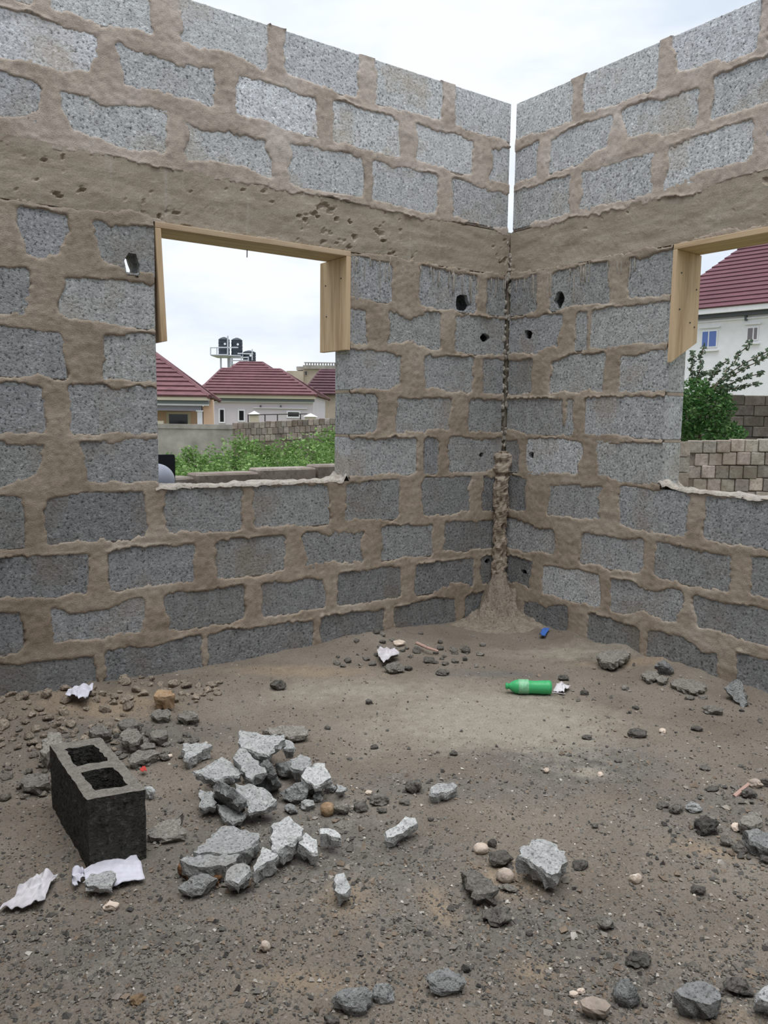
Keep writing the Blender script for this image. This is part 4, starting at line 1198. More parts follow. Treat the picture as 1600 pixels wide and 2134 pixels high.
# ---- single small things on the far floor
for lb, px, py, w, hr, tone, mt in (
    ('small dark lump beyond the end of the green bottle', 1176, 1420, 24, 0.5, 0.7, M_CLOD), ('curled dark crumb right of the plastic scrap', 1219, 1450, 20, 0.55, 0.55, M_CLOD),
    ('pale brown crumb between bottle and right wall', 1304, 1437, 18, 0.5, 1.4, M_CLOD), ('dark crumb in front of the pale brown crumb', 1326, 1481, 15, 0.45, 0.7, M_CLOD),
    ('dark grit lump on the far right floor', 1332, 1540, 40, 0.42, 0.75, M_CLOD), ('cream pebble beside the dark grit lump', 1382, 1531, 17, 0.6, 1.5, M_STONE),
    ('dark sliver right of the small cream pebble', 1455, 1527, 26, 0.4, 0.75, M_CLOD), ('dark crumb on the grey grit below the bottle', 1224, 1543, 22, 0.5, 0.75, M_CLOD),
    ('cream pebble left of the white chip', 1139, 1616, 16, 0.75, 1.35, M_STONE), ('white chip on the pale patch edge', 1252, 1623, 12, 0.95, 1.7, M_STONE),
    ('dark lump alone on the tan floor near the left wall', 577, 1442, 36, 0.62, 0.75, M_CLOD), ('lone crumb on the smooth tan floor', 769, 1468, 16, 0.75, 0.8, M_CLOD),
    ('grey stone in front of the white scrap near the corner', 822, 1406, 44, 0.5, 1.2, M_CLOD), ('flat dark stone below the corner heap', 922, 1408, 30, 0.4, 0.8, M_CLOD),
    ('small lump right of the grey stone', 852, 1398, 20, 0.6, 0.8, M_CLOD), ('flat grey stone between white scrap and pink stick', 868, 1362, 18, 0.9, 1.1, M_CLOD),
    ('dark flat lump below the pink stick', 895, 1382, 26, 0.5, 0.85, M_CLOD), ('brown lump right of the pink stick', 971, 1361, 20, 0.8, 0.9, M_CLOD),
    ('cream stone behind the white scrap', 832, 1352, 26, 0.5, 1.6, M_STONE), ('small crumb below the brown lump', 969, 1378, 12, 0.8, 0.7, M_CLOD),
    ('dark stone left of the rough pale chunk', 861, 1655, 38, 0.75, 0.9, M_CLOD), ('grey green stone right of the crumbly lump', 790, 1681, 44, 0.5, 1.1, M_CLOD),
    ('dark stone next to the crumbly lump', 752, 1694, 34, 0.6, 0.8, M_CLOD), ('brown crumb below the grey green stone', 797, 1695, 20, 0.55, 0.9, M_CLOD),
    ('small stone between the grey green and dark stones', 843, 1679, 24, 0.5, 1.0, M_CLOD), ('beige pebble alone in the lower left dirt', 549, 1986, 26, 0.9, 1.2, M_STONE),
    ('white chip in front of the paper sheet', 227, 1902, 34, 0.55, 1.55, M_STONE), ('brown stone near the bottom left', 283, 2095, 36, 0.6, 0.9, M_BROWNSTONE),
    ('dark crumb above the row at bottom right', 1104, 1952, 16, 0.6, 0.7, M_CLOD), ('white crumb left of the detached pale slab', 352, 1582, 12, 0.8, 1.7, M_STONE),
    ('brown crumb below the long splinter', 898, 1712, 14, 0.7, 0.8, M_CLOD), ('dark crumb on the open middle floor', 682, 1522, 14, 0.6, 0.7, M_CLOD),
    ('small dark crumb upper middle floor', 780, 1565, 18, 0.5, 0.7, M_CLOD), ('tiny pale chip right of the rubble pile', 768, 1655, 15, 0.5, 1.5, M_STONE),
    ('dark crumb left of the pale patch', 945, 1580, 18, 0.6, 0.7, M_CLOD), ('brown crumb on the grey grit, right side', 1290, 1590, 18, 0.45, 0.9, M_CLOD),
    ('flat dark crumb, upper right floor', 1472, 1607, 24, 0.35, 0.9, M_CLOD), ('small crumb upper right floor', 1548, 1602, 16, 0.45, 0.9, M_CLOD),
    ('dark crumb in the right middle floor', 1240, 1725, 14, 0.6, 0.7, M_CLOD), ('small dark crumb in the lower right floor', 1345, 2102, 14, 0.6, 0.8, M_CLOD)):
    rock('pebble' if mt in (M_STONE, M_BROWNSTONE) else 'rubble_lump', lb, px, py, w, hr, 0.85, mt, tone, 'pebble' if mt in (M_STONE, M_BROWNSTONE) else 'rubble', sub=2 if w < 30 else 3, planes=4)

# ---- debris banked against the left wall, behind the hollow block
slab('brick_fragment', 'tan brick fragment with a shadowed red brown side near the left wall', tilt([(322, 1446), (330, 1437), (358, 1438), (362, 1449), (345, 1453), (325, 1452)], 0.085, 0.080), 0.060, M_BROWNSTONE, 1.5, 'brick')
for lb, pts, z, tone in (
    ('flat grey fragment below the tan brick fragment', [(316, 1484), (332, 1477), (352, 1479), (356, 1489), (340, 1494), (320, 1493)], 0.045, 1.35),
    ('flat grey fragment right of its twin, left of the smooth floor', [(372, 1487), (390, 1480), (408, 1484), (409, 1494), (388, 1498), (374, 1495)], 0.045, 1.4),
    ('grey fragment left in the debris behind the hollow block', [(246, 1506), (262, 1497), (285, 1500), (289, 1511), (268, 1515), (250, 1513)], 0.050, 1.2),
    ('greenish grey fragment right behind the hollow block', [(250, 1530), (268, 1516), (286, 1518), (296, 1534), (280, 1548), (258, 1544)], 0.062, 1.45),
    ('grey fragment directly behind the hollow block', [(185, 1520), (205, 1512), (226, 1515), (224, 1528), (200, 1531)], 0.055, 1.2),
    ('mottled fragment far right in the debris behind the hollow block', [(312, 1528), (326, 1520), (348, 1522), (350, 1531), (332, 1538), (315, 1536)], 0.050, 1.35),
    ('long flat fragment right of the hollow block', [(266, 1582), (288, 1562), (322, 1562), (332, 1570), (300, 1583), (272, 1589)], 0.035, 1.4),
    ('dull fragment above the long flat fragment', [(292, 1554), (306, 1545), (322, 1549), (324, 1558), (300, 1561)], 0.050, 1.2),
    ('pinkish stone slab left behind the hollow block', [(84, 1568), (90, 1540), (106, 1525), (128, 1528), (132, 1545), (110, 1562), (96, 1572)], 0.085, 1.9),
    ('dark flat fragment left of the hollow block', [(42, 1625), (60, 1612), (98, 1612), (104, 1630), (80, 1640), (50, 1640)], 0.045, 1.2)):
    slab('broken_slab', lb, tilt(pts, z, z - 0.012), min(0.05, z), M_CLOD, tone)
rock('rubble_chunk', 'white lump touching the right side of the hollow block', 308, 1668, 26, 1.2, 0.8, M_RUBBLE, 1.3)
grp = 'brown clods banked along the left wall'
rs = random.Random(21)
cl_meshes = []
for k in range(8):
    v, f = blob_mesh(1.0, 300 + k, 0.22, 2, (1, 1, 0.75), 2.0, 4)
    cl_meshes.append(mesh_of('soil_clod', v, f, M_CLOD))
CLODS = []
def clod(label, x, y, r, tone, group, name='soil_clod', warm=1.0):
    if any((x - a) ** 2 + (y - b) ** 2 < (0.98 * (r + c)) ** 2 for a, b, c in CLODS): return
    CLODS.append((x, y, r))
    o = bpy.data.objects.new(name, cl_meshes[rs.randrange(8)])
    COL.objects.link(o)
    o.location = (x, y, float(floor_h(x, y)) + r * 0.35)
    o.scale = (r * rs.uniform(0.8, 1.25), r * rs.uniform(0.8, 1.25), r * rs.uniform(0.7, 1.0))
    o.rotation_euler = (rs.uniform(-0.3, 0.3), rs.uniform(-0.3, 0.3), rs.uniform(0, 6.28))
    o.color = (tone * warm, tone, tone / warm, 1)
    tag(o, label, 'clod', group)
for k in range(330):
    if len(CLODS) >= 150: break
    c = P(rs.uniform(-60, 270), 1452 + 115 * rs.random() ** 1.15) if k % 4 else P(rs.uniform(250, 460), rs.uniform(1428, 1470))
    if c[1] > -0.035 or c[0] < -3.5: continue
    clod('brown soil clod in the loose bank along the foot of the left wall', c[0], c[1], rs.uniform(0.010, 0.030), rs.uniform(1.3, 2.0), grp, warm=1.12)
for k in range(60):
    c = P(rs.uniform(230, 420), rs.uniform(1495, 1600))
    if c[0] < -2.9: continue
    clod('grey crumb in the scattered debris behind the hollow block', c[0], c[1], rs.uniform(0.008, 0.022), rs.uniform(0.8, 1.4), 'grey crumbs behind the hollow block')
for k in range(34):
    c = P(rs.uniform(10, 100), rs.uniform(1520, 1680))
    clod('dusty clod lying left of the hollow block', c[0], c[1], rs.uniform(0.010, 0.024), rs.uniform(1.0, 1.6), 'clods left of the hollow block', warm=1.05)
for k in range(55):
    c = P(rs.uniform(700, 1010), rs.uniform(1325, 1392))
    if c[1] > -0.06: continue
    clod('grey crumb in the litter below the corner heap', c[0], c[1], rs.uniform(0.008, 0.024), rs.uniform(0.8, 1.6), 'crumbs near the corner')
# ---- loose gravel: nobody could count it
def gravel(n, seed):
    r_ = np.random.RandomState(seed)
    base_v = np.array([(1, 0, 0), (-1, 0, 0), (0, 1, 0), (0, -1, 0), (0, 0, 1), (0, 0, -1)], float)
    base_f = np.array([(0, 2, 4), (2, 1, 4), (1, 3, 4), (3, 0, 4), (2, 0, 5), (1, 2, 5), (3, 1, 5), (0, 3, 5)])
    # denser toward the viewer: spread by photo area
    px = r_.uniform(-500, 2300, n); py = 1320 + 900 * r_.uniform(0, 1, n) ** 0.85
    d = FW[None] * FPX + RT[None] * (px - 800)[:, None] - UP[None] * (py - 1067)[:, None]
    t = -CAM[2] / d[:, 2]
    X = CAM[0] + d[:, 0] * t; Y = CAM[1] + d[:, 1] * t
    a, g, tn = zones(X, Y)
    keep = (X < -0.03) & (Y < -0.03) & (X > -4.0) & (Y > -4.1) & (r_.uniform(0, 1, n) < 0.45 + 0.55 * g - 0.38 * a - 0.2 * tn)
    X, Y, g = X[keep], Y[keep], g[keep]
    m = len(X)
    s = np.exp(r_.normal(math.log(0.0030), 0.45, m)).clip(0.0014, 0.009)
    # coarser crumbs round the rubble, the big slab, the right edge and in the foreground
    for (x0, x1, y0, y1, cnt, r0, r1) in ((420, 760, 1640, 1860, 110, 0.006, 0.014), (940, 1220, 1760, 1980, 70, 0.006, 0.014), (1380, 1600, 1640, 1840, 80, 0.006, 0.015),
                                          (0, 1600, 1880, 2134, 150, 0.005, 0.012), (1120, 1600, 1370, 1640, 60, 0.006, 0.015), (520, 1000, 1560, 1700, 60, 0.005, 0.011)):
        q = np.array([P(a_, b_) for a_, b_ in zip(r_.uniform(x0, x1, cnt), r_.uniform(y0, y1, cnt))])
        q = q[q[:, 0] < -0.06]
        X = np.concatenate([X, q[:, 0]]); Y = np.concatenate([Y, q[:, 1]]); s = np.concatenate([s, r_.uniform(r0, r1, len(q))])
    m = len(X)
    Z = floor_h(X, Y) + s * 0.25
    vv = base_v[None] * s[:, None, None] * r_.uniform(0.6, 1.25, (m, 6, 1)) * np.array([1, 1, 0.75])
    vv += r_.normal(0, 0.18, (m, 6, 3)) * s[:, None, None]
    vv += np.stack([X, Y, Z], 1)[:, None]
    V = vv.reshape(-1, 3) - 0.0
    F = (base_f[None] + (np.arange(m) * 6)[:, None, None]).reshape(-1, 3)
    pal = np.array([(0.105, 0.100, 0.092), (0.165, 0.155, 0.14), (0.235, 0.215, 0.19), (0.24, 0.19, 0.145), (0.34, 0.31, 0.27), (0.55, 0.52, 0.47), (0.06, 0.057, 0.053)])
    pr = np.array([0.17, 0.26, 0.22, 0.20, 0.09, 0.025, 0.045])
    k = r_.choice(len(pal), m, p=pr / pr.sum())
    tone = pal[k] * r_.uniform(0.85, 1.15, (m, 1))
    o = obj('loose_gravel', V, F, M_GRAVEL, fl, False, (0, 0, 0))
    ca = o.data.color_attributes.new('tone', 'FLOAT_COLOR', 'POINT')
    c4 = np.concatenate([np.repeat(tone, 6, 0), np.ones((m * 6, 1))], 1)
    ca.data.foreach_set('color', c4.astype(np.float32).ravel())
    tag(o, 'fine loose gravel and grit strewn over the dirt floor', None, None, 'stuff')
gravel(98000, 4)

# ================================================================== LITTER
def sheet(name, label, outline, z, mat, seed, wrinkle=0.008, cat='paper', n=18, lift=0.0):
    """crumpled sheet filling an outline of photo points (4 corners, bilinear)"""
    c = [P(px, py, z) for px, py in outline]
    us = np.linspace(0, 1, n)
    U, Vv = np.meshgrid(us, us, indexing='ij')
    Q = ((1 - U) * (1 - Vv))[..., None] * c[0] + (U * (1 - Vv))[..., None] * c[1] + (U * Vv)[..., None] * c[2] + ((1 - U) * Vv)[..., None] * c[3]
    Q[..., 2] += np.abs(wrinkle * fbm(U * 3.2 + seed, Vv * 3.2, 0, seed, 2)) + 0.15 * wrinkle * fbm(U * 9, Vv * 9, 0, seed + 1, 2) + lift * (1 - (2 * U - 1) ** 2) * (1 - (2 * Vv - 1) ** 2)
    Q[..., 0] += 0.5 * wrinkle * fbm(U * 2.5, Vv * 2.5, 0, seed + 2, 2); Q[..., 1] += 0.5 * wrinkle * fbm(U * 2.5, Vv * 2.5, 0, seed + 3, 2)
    top = Q.reshape(-1, 3); bot = top - np.array([0, 0, 0.0012])
    I = np.arange(n * n).reshape(n, n)
    F = [(I[i, j], I[i + 1, j], I[i + 1, j + 1], I[i, j + 1]) for i in range(n - 1) for j in range(n - 1)]
    F2 = [tuple(k + n * n for k in f[::-1]) for f in F]
    rim = list(I[:, 0]) + list(I[-1, 1:]) + list(I[-2::-1, -1]) + list(I[0, -2:0:-1])
    R = [(rim[k], rim[(k + 1) % len(rim)], rim[(k + 1) % len(rim)] + n * n, rim[k] + n * n) for k in range(len(rim))]
    o = obj(name, np.concatenate([top, bot]), F + F2 + R, mat, None, True)
    tag(o, label, cat)
    return o
sheet('paper_sheet', 'crumpled white paper sheet at the foot of the hollow block', [(174, 1812), (282, 1777), (305, 1831), (190, 1856)], 0.012, M_PAPER, 3, 0.012)
slab('broken_slab', 'pale stone weighing down the paper sheet', tilt([(176, 1836), (190, 1820), (232, 1814), (241, 1829), (233, 1846), (182, 1847)], 0.040, 0.036), 0.026, M_RUBBLE, 1.05)
sheet('paper_scrap', 'crumpled white scrap left of the stone on the paper sheet', [(143, 1832), (160, 1818), (178, 1832), (158, 1850)], 0.012, M_PAPER, 8, 0.020, 'paper', 12, 0.012)
sheet('plastic_bag', 'flattened white plastic bag in the lower left dirt', [(4, 1893), (70, 1828), (121, 1820), (80, 1892)], 0.012, M_PLASTICBAG, 13, 0.022, 'bag', 22, 0.012)
sheet('paper_scrap', 'white scrap against the foot of the left wall', [(140, 1452), (148, 1436), (200, 1432), (178, 1457)], 0.075, M_PAPER, 17, 0.02, 'paper', 14, 0.015)
sheet('paper_scrap', 'white plastic scrap in the litter near the corner', [(786, 1354), (818, 1352), (832, 1368), (796, 1382)], 0.028, M_PLASTICBAG, 19, 0.02, 'scrap', 12, 0.015)
sheet('paper_scrap', 'blue and white scrap at the right foot of the corner heap', [(1122, 1324), (1133, 1309), (1146, 1312), (1134, 1326)], 0.03, M_BLUE, 23, 0.01, 'scrap', 8)
sheet('plastic_wrapper', 'tiny red scrap right of the hollow block', [(292, 1603), (302, 1599), (305, 1606), (296, 1609)], 0.012, M_RED, 29, 0.008, 'scrap', 7)
a_ = P(868, 1340, 0.035); m_ = P(890, 1350, 0.03); b_ = P(913, 1357, 0.02)
tag(MB().tube(a_, m_, 0.009, 7, 0.008).tube(m_, b_, 0.008, 7, 0.006).build('stick', M_PINK), 'curved pinkish stick in the litter near the corner', 'stick')

def bottle():
    b0, b1 = P(1150, 1452, 0.0), P(1054, 1449, 0.0)
    g = float(floor_h(b0[0], b0[1]))
    ax = (b1 - b0); L = np.linalg.norm(ax[:2]); ax = np.array([ax[0], ax[1], 0]) / L
    side = np.array([-ax[1], ax[0], 0.0]); upv = np.array([0, 0, 1.0])
    R = 0.033
    base = np.array([b0[0], b0[1], g + R + 0.001]) + E2 * 0.02
    th = empty('plastic_bottle', (base[0] + ax[0] * L / 2, base[1] + ax[1] * L / 2, g))
    tag(th, 'green plastic bottle lying on its side on the pale floor patch', 'bottle')
    def lathe(name, prof, mat, n=24, dent=0.0):
        v = []
        for (t, r) in prof:
            for k in range(n):
                a = 2 * math.pi * k / n
                rr_ = r * (1 - dent * max(0, math.sin(a - 0.6)) ** 3 * math.sin(min(1, max(0, t / L)) * math.pi))
                v.append(base + ax * t + side * math.cos(a) * rr_ + upv * math.sin(a) * rr_)
        m = len(prof)
        f = [(i * n + k, i * n + (k + 1) % n, (i + 1) * n + (k + 1) % n, (i + 1) * n + k) for i in range(m - 1) for k in range(n)]
        f += [tuple(range(n))[::-1], tuple(range((m - 1) * n, m * n))]
        o = obj(name, v, f, mat, th, True)
        bm = bmesh.new(); bm.from_mesh(o.data); bmesh.ops.recalc_face_normals(bm, faces=bm.faces); bm.to_mesh(o.data); bm.free()
        return o
    lathe('bottle_body', [(0, 0.022), (0.002, 0.030), (0.012, R), (0.02, R), (0.024, R * 0.95), (0.03, R), (0.075, R * 0.93), (0.10, R * 0.95), (0.105, R), (0.155, R), (0.168, R * 0.93), (0.182, R * 0.70), (0.192, R * 0.45), (0.198, 0.0125)], M_BOTTLE, dent=0.10)
    lathe('bottle_neck', [(0.197, 0.0125), (0.203, 0.0125), (0.204, 0.016), (0.207, 0.016), (0.208, 0.0128), (L, 0.0128)], M_BOTTLE)
    lathe('label_sleeve', [(0.107, R * 1.02), (0.108, R * 1.03), (0.153, R * 1.03), (0.154, R * 1.02)], M_LABEL)
bottle()
sheet('plastic_wrapper', 'clear whitish plastic scrap beyond the base of the green bottle', [(1154, 1440), (1160, 1427), (1188, 1430), (1172, 1447)], 0.012, M_PLASTICBAG, 37, 0.018, 'scrap', 12, 0.02)
tag(MB().tube(P(1150, 1443, 0.014), P(1178, 1446, 0.012), 0.002, 6).build('stick', M_PLASTICBAG), 'thin pale straw by the base of the green bottle', 'straw')

# ================================================================== OUTSIDE
def ground_z(x, y):
    v = np.stack([np.asarray(x) - CAM[0], np.asarray(y) - CAM[1]], -1)
    d = v[..., 0] * E2[0] + v[..., 1] * E2[1]
    return -0.16 - 1.25 * sstep((d - 7.0) / 16.0)
gl = np.concatenate([np.arange(-40, 40, 2.0)]); gd = np.concatenate([np.arange(-30, 30, 1.5), np.arange(30, 160, 6.0)])
GL, GD = np.meshgrid(gl * 2.5, gd, indexing='ij')
GXw = CAM[0] + GL * E1[0] + GD * E2[0]; GYw = CAM[1] + GL * E1[1] + GD * E2[1]
GZw = ground_z(GXw, GYw)
I = np.arange(GXw.size).reshape(GXw.shape)
F = np.stack([I[:-1, :-1].ravel(), I[:-1, 1:].ravel(), I[1:, 1:].ravel(), I[1:, :-1].ravel()], 1)
gnd = obj('ground', np.stack([GXw.ravel(), GYw.ravel(), GZw.ravel()], 1), F[:, ::-1], M_GROUND, None, True, (0, 0, 0))
tag(gnd, 'rough grassy ground outside the building', 'ground', None, 'structure')

def PY(px, py, Y):
    d = ray(px, py); return CAM + d * ((Y - CAM[1]) / d[1])

# ---- low block wall just outside the left opening
lw = empty('low_block_wall', (-1.0, 1.4, -0.16))
tag(lw, 'low weathered block wall just outside the left opening, below the bushes', 'wall')
rs = random.Random(77)
x = -3.4
while x < 1.2:
    L_ = 0.44
    for k in range(5):
        z1 = 0.885 + 0.035 * (x + 1.7) / 1.1 * 1.0 - k * 0.235
        z1 = min(max(z1, 0.82 - k * 0.235), 0.965 - k * 0.235) + rs.uniform(-0.006, 0.008)
        x0 = x + (0.22 if k % 2 else 0)
        me = bevel_box('block', (0, 0, 0), (L_, 0.2, 0.215), M_OUTBLOCK, 0.012)
        o = place('block', me, (x0 + L_ / 2, 1.30 + rs.uniform(-0.006, 0.006), z1 - 0.1075), lw)
        t_ = rs.uniform(0.75, 1.1); o.color = (t_, t_, t_, 1)
    x += L_ + 0.018
mb = MB(); mb.box((-3.4, 1.215, -0.2), (1.4, 1.385, 0.80)); mb.build('mortar', M_OUTBLOCK, lw)

# ---- black panel and grey capped pipe standing just outside the left jamb
c = PY(335, 968, 0.85)
xr = PY(363, 968, 0.85)[0]; zt = PY(345, 947, 0.85)[2]
bm = bmesh.new()
bmesh.ops.create_cube(bm, size=1)
for v in bm.verts: v.co = Vector((v.co.x * 0.34, v.co.y * 0.025, v.co.z * (zt + 0.16)))
bmesh.ops.bevel(bm, geom=[e for e in bm.edges if abs(e.verts[0].co.x - e.verts[1].co.x) < 1e-6 and abs(e.verts[0].co.z - e.verts[1].co.z) < 1e-6], offset=0.012, segments=4, affect='EDGES', profile=0.5)
me = bpy.data.meshes.new('black_panel'); bm.to_mesh(me); bm.free(); me.materials.append(M_BLACKP)
tag(place('black_panel', me, (xr - 0.17, 0.85, (zt - 0.16) / 2)), 'black flat panel standing outside behind the grey rounded pipe', 'panel')
pc = PY(326, 1000, 0.62); rt = PY(362, 1000, 0.62)
R_ = rt[0] - pc[0]; zt = PY(330, 966, 0.62)[2]
prof = [(R_, -0.16), (R_, zt - R_ * 0.95)] + [(R_ * math.cos(a), zt - R_ * 0.95 + R_ * 0.95 * math.sin(a)) for a in np.linspace(0.12, math.pi / 2 - 0.02, 12)]
n = 32
v = [(pc[0] + r * math.cos(2 * math.pi * k / n), 0.62 + r * math.sin(2 * math.pi * k / n), z) for r, z in prof for k in range(n)]
f = [(i * n + k, i * n + (k + 1) % n, (i + 1) * n + (k + 1) % n, (i + 1) * n + k) for i in range(len(prof) - 1) for k in range(n)]
f += [tuple(range((len(prof) - 1) * n, len(prof) * n)), tuple(range(n))[::-1]]
tag(obj('capped_pipe', v, f, M_GREYP, None, True), 'smooth grey plastic pipe with a rounded cap at the left end of the sill', 'pipe')

# ---- foliage
def leaves(name, clusters, n, size, tones, parent, seed, mat=None):
    """one bush's leaves: folded leaf blades spread through ellipsoids (centre, radii)"""
    r_ = np.random.RandomState(seed)
    per = np.array([np.prod(c[1]) ** (2 / 3) for c in clusters]); per = (per / per.sum() * n).astype(int) + 1
    pts = []
    for (c, rad), k in zip(clusters, per):
        d = r_.normal(size=(k, 3)); d /= np.linalg.norm(d, axis=1)[:, None]
        rr_ = r_.uniform(0.45, 1.0, (k, 1)) ** 0.5
        lump = 1 + 0.22 * fbm(d[:, 0] * 2.2 + c[0], d[:, 1] * 2.2 + c[1], d[:, 2] * 2.2, seed, 3)[:, None]
        pts.append(np.array(c) + d * rr_ * lump * np.array(rad))
    pts = np.concatenate(pts)
    m = len(pts)
    a = r_.normal(size=(m, 3)) * np.array([1, 1, 0.6]); a /= np.linalg.norm(a, axis=1)[:, None]
    b = np.cross(a, r_.normal(size=(m, 3))); b /= np.linalg.norm(b, axis=1)[:, None]
    nrm = np.cross(a, b)
    s = size * r_.uniform(0.6, 1.3, (m, 1))
    q = np.stack([pts - a * s * 0.5, pts + b * s * 0.24 + nrm * s * 0.06, pts + a * s * 0.5, pts - b * s * 0.24 + nrm * s * 0.06], 1)
    V = q.reshape(-1, 3)
    i0 = np.arange(m) * 4
    F = np.concatenate([np.stack([i0, i0 + 1, i0 + 2], 1), np.stack([i0, i0 + 2, i0 + 3], 1)])
    o = obj(name, V, F, mat or M_LEAF, parent)
    tn = np.array(tones)[r_.randint(0, len(tones), m)] * r_.uniform(0.75, 1.2, (m, 1))
    ca = o.data.color_attributes.new('tone', 'FLOAT_COLOR', 'POINT')
    ca.data.foreach_set('color', np.concatenate([np.repeat(tn, 4, 0), np.ones((m * 4, 1))], 1).astype(np.float32).ravel())
    o['kind'] = 'stuff'
    return o

GREEN = [(0.165, 0.290, 0.075), (0.215, 0.345, 0.105), (0.125, 0.235, 0.060), (0.265, 0.390, 0.150)]
DGREEN = [(0.040, 0.115, 0.030), (0.060, 0.150, 0.040), (0.090, 0.190, 0.055), (0.130, 0.230, 0.080)]
def bush(label, px, ytop, D, hwpx, seed, tones=GREEN, n=2200, size=0.075, ybot=None):
    X = toX(px, ytop, D); zt = toZ(px, ytop, D)
    c0 = loc2(X, D, 0); gz = float(ground_z(c0[0], c0[1]))
    b = empty('leafy_bush', (c0[0], c0[1], gz))
    hw = hwpx * D / FPX
    h = zt - gz
    r_ = random.Random(seed)
    cl = [((c0[0], c0[1], gz + h * 0.52), (hw * 0.95, hw * 0.95, h * 0.46))]
    for k in range(5):
        an = r_.uniform(0, 6.28); rr_ = r_.uniform(0.3, 0.75) * hw
        cl.append(((c0[0] + math.cos(an) * rr_, c0[1] + math.sin(an) * rr_, gz + h * r_.uniform(0.45, 0.78)), (hw * 0.5, hw * 0.5, h * 0.24)))
    leaves('foliage', cl, n, size, tones, b, seed)
    st = MB()
    for k in range(4):
        an = r_.uniform(0, 6.28)
        st.tube((c0[0], c0[1], gz), (c0[0] + math.cos(an) * hw * 0.5, c0[1] + math.sin(an) * hw * 0.5, gz + h * 0.7), 0.02, 6, 0.008)
    st.build('stem', M_BARK, b)
    tag(b, label, 'bush', 'bushes beyond the left opening')
ORD = ['first', 'second', 'third', 'fourth', 'fifth', 'sixth', 'seventh', 'eighth', 'ninth']
for i, (px, yt, D, hw) in enumerate(((362, 940, 14.5, 34), (398, 927, 15, 36), (440, 922, 15, 36), (486, 902, 15.5, 40), (540, 906, 14.5, 44), (596, 906, 15, 46), (648, 893, 14.5, 44), (692, 886, 15, 44), (745, 884, 14.8, 46))):
    bush('bright green bush against the far fence, %s from the left' % ORD[i], px, yt, D + (0.75 if i % 2 else -0.15), hw, 100 + i)
for i, (px, yt, D, hw) in enumerate(((385, 962, 9.5, 46), (455, 950, 9.8, 52), (535, 945, 9.6, 54), (615, 938, 9.8, 54), (690, 930, 9.6, 54))):
    bush('leafy green bush right behind the low wall, %s from the left' % ORD[i], px, yt, D + (0.55 if i % 2 else 0.0), hw, 200 + i, size=0.06)

# ---- far fences
def block_fence(name, label, px0, px1, ytop0, ytop1, D0, D1, bw, bh, rows, tone, seed, mat=M_OUTBLOCK, joint=0.012, extra=0.0, part='block'):
    X0, X1 = toX(px0, ytop0, D0), toX(px1, ytop1, D1)
    Z0, Z1 = toZ(px0, ytop0, D0), toZ(px1, ytop1, D1)
    A = loc2(X0, D0, 0); B = loc2(X1, D1, 0)
    ln = np.linalg.norm(B - A); e = (B - A) / ln
    nr = np.array([-e[1], e[0], 0])
    if nr.dot(E2) < 0: nr = -nr
    gz = float(min(ground_z(A[0], A[1]), ground_z(B[0], B[1]))) - 0.1
    th = empty(name, (A[0], A[1], gz))
    tag(th, label, 'wall')
    me = bevel_box(part, (0, 0, 0), (bw, 0.2, bh), mat, 0.012)
    r_ = random.Random(seed)
    ang = math.atan2(e[1], e[0])
    nn = int(ln / (bw + joint)) + 1
    for k in range(rows):
        for i in range(nn):
            s = i * (bw + joint) + (bw / 2 if k % 2 else 0)
            if s > ln: continue
            z = Z0 + (Z1 - Z0) * s / ln - bh / 2 - k * (bh + joint)
            p = A + e * (s + bw / 2) + nr * r_.uniform(0.08, 0.11)
            o = place(part, me, (p[0], p[1], z + r_.uniform(-0.01, 0.01)), th, (0, 0, ang))
            t_ = tone * r_.uniform(0.62, 1.2)
            o.color = (t_ * r_.uniform(0.97, 1.05), t_, t_ * r_.uniform(0.95, 1.02), 1)
    c = [A + nr * 0.03, B + nr * 0.03, B + nr * 0.17, A + nr * 0.17]
    v = [(p[0], p[1], gz) for p in c] + [(p[0], p[1], (Z0, Z1, Z1, Z0)[i] - 0.05) for i, p in enumerate(c)]
    o = obj('mortar', v, [(3, 2, 1, 0), (4, 5, 6, 7), (0, 1, 5, 4), (1, 2, 6, 5), (2, 3, 7, 6), (3, 0, 4, 7)], mat, th)
    o.color = (tone * 0.6, tone * 0.58, tone * 0.55, 1)
    return th
block_fence('block_fence', 'far fence of upright grey blocks behind the bushes, left opening', 484, 900, 881, 861.3, 30, 30, 0.19, 0.235, 3, 0.85, 5)
fe = empty('rendered_fence', loc2(toX(400, 884, 32), 32, -1.4))
tag(fe, 'plain weathered grey fence wall in front of the peach house', 'wall')
zt = toZ(400, 885, 32)
mb = MB(); mb.lbox(toX(180, 884, 32), toX(492, 884, 32), 32, 32.22, -1.5, zt - 0.16); mb.build('wall_body', M_GREYWALL, fe)
mb = MB(); mb.lbox(toX(180, 884, 32), toX(494, 884, 32), 31.97, 32.25, zt - 0.16, zt + 0.02); mb.build('coping', M_GREYWALL, fe)

block_fence('block_fence', 'dark block fence in front of the white house, right opening', 1300, 1760, 821, 826, 19.3, 18.4, 0.44, 0.232, 9, 0.36, 6)
block_fence('low_block_wall', 'pale low block wall filling the foot of the right opening', 1437, 1760, 917, 911, 13.2, 12.8, 0.205, 0.205, 8, 0.95, 7, joint=0.010)
pier = empty('block_pier', loc2(toX(1425, 918, 12.4), 12.4, -0.7))
tag(pier, 'short block pier at the left end of the pale low wall', 'pier')
zt = toZ(1425, 919, 12.4)
for k in range(7):
    mb = MB(); mb.lbox(toX(1395, 918, 12.4), toX(1434, 918, 12.4), 12.3, 12.5, zt - 0.235 * (k + 1), zt - 0.235 * k - 0.012)
    o = mb.build('block', M_OUTBLOCK, pier); o.color = (0.8 - 0.05 * (k % 2), 0.78, 0.76, 1)

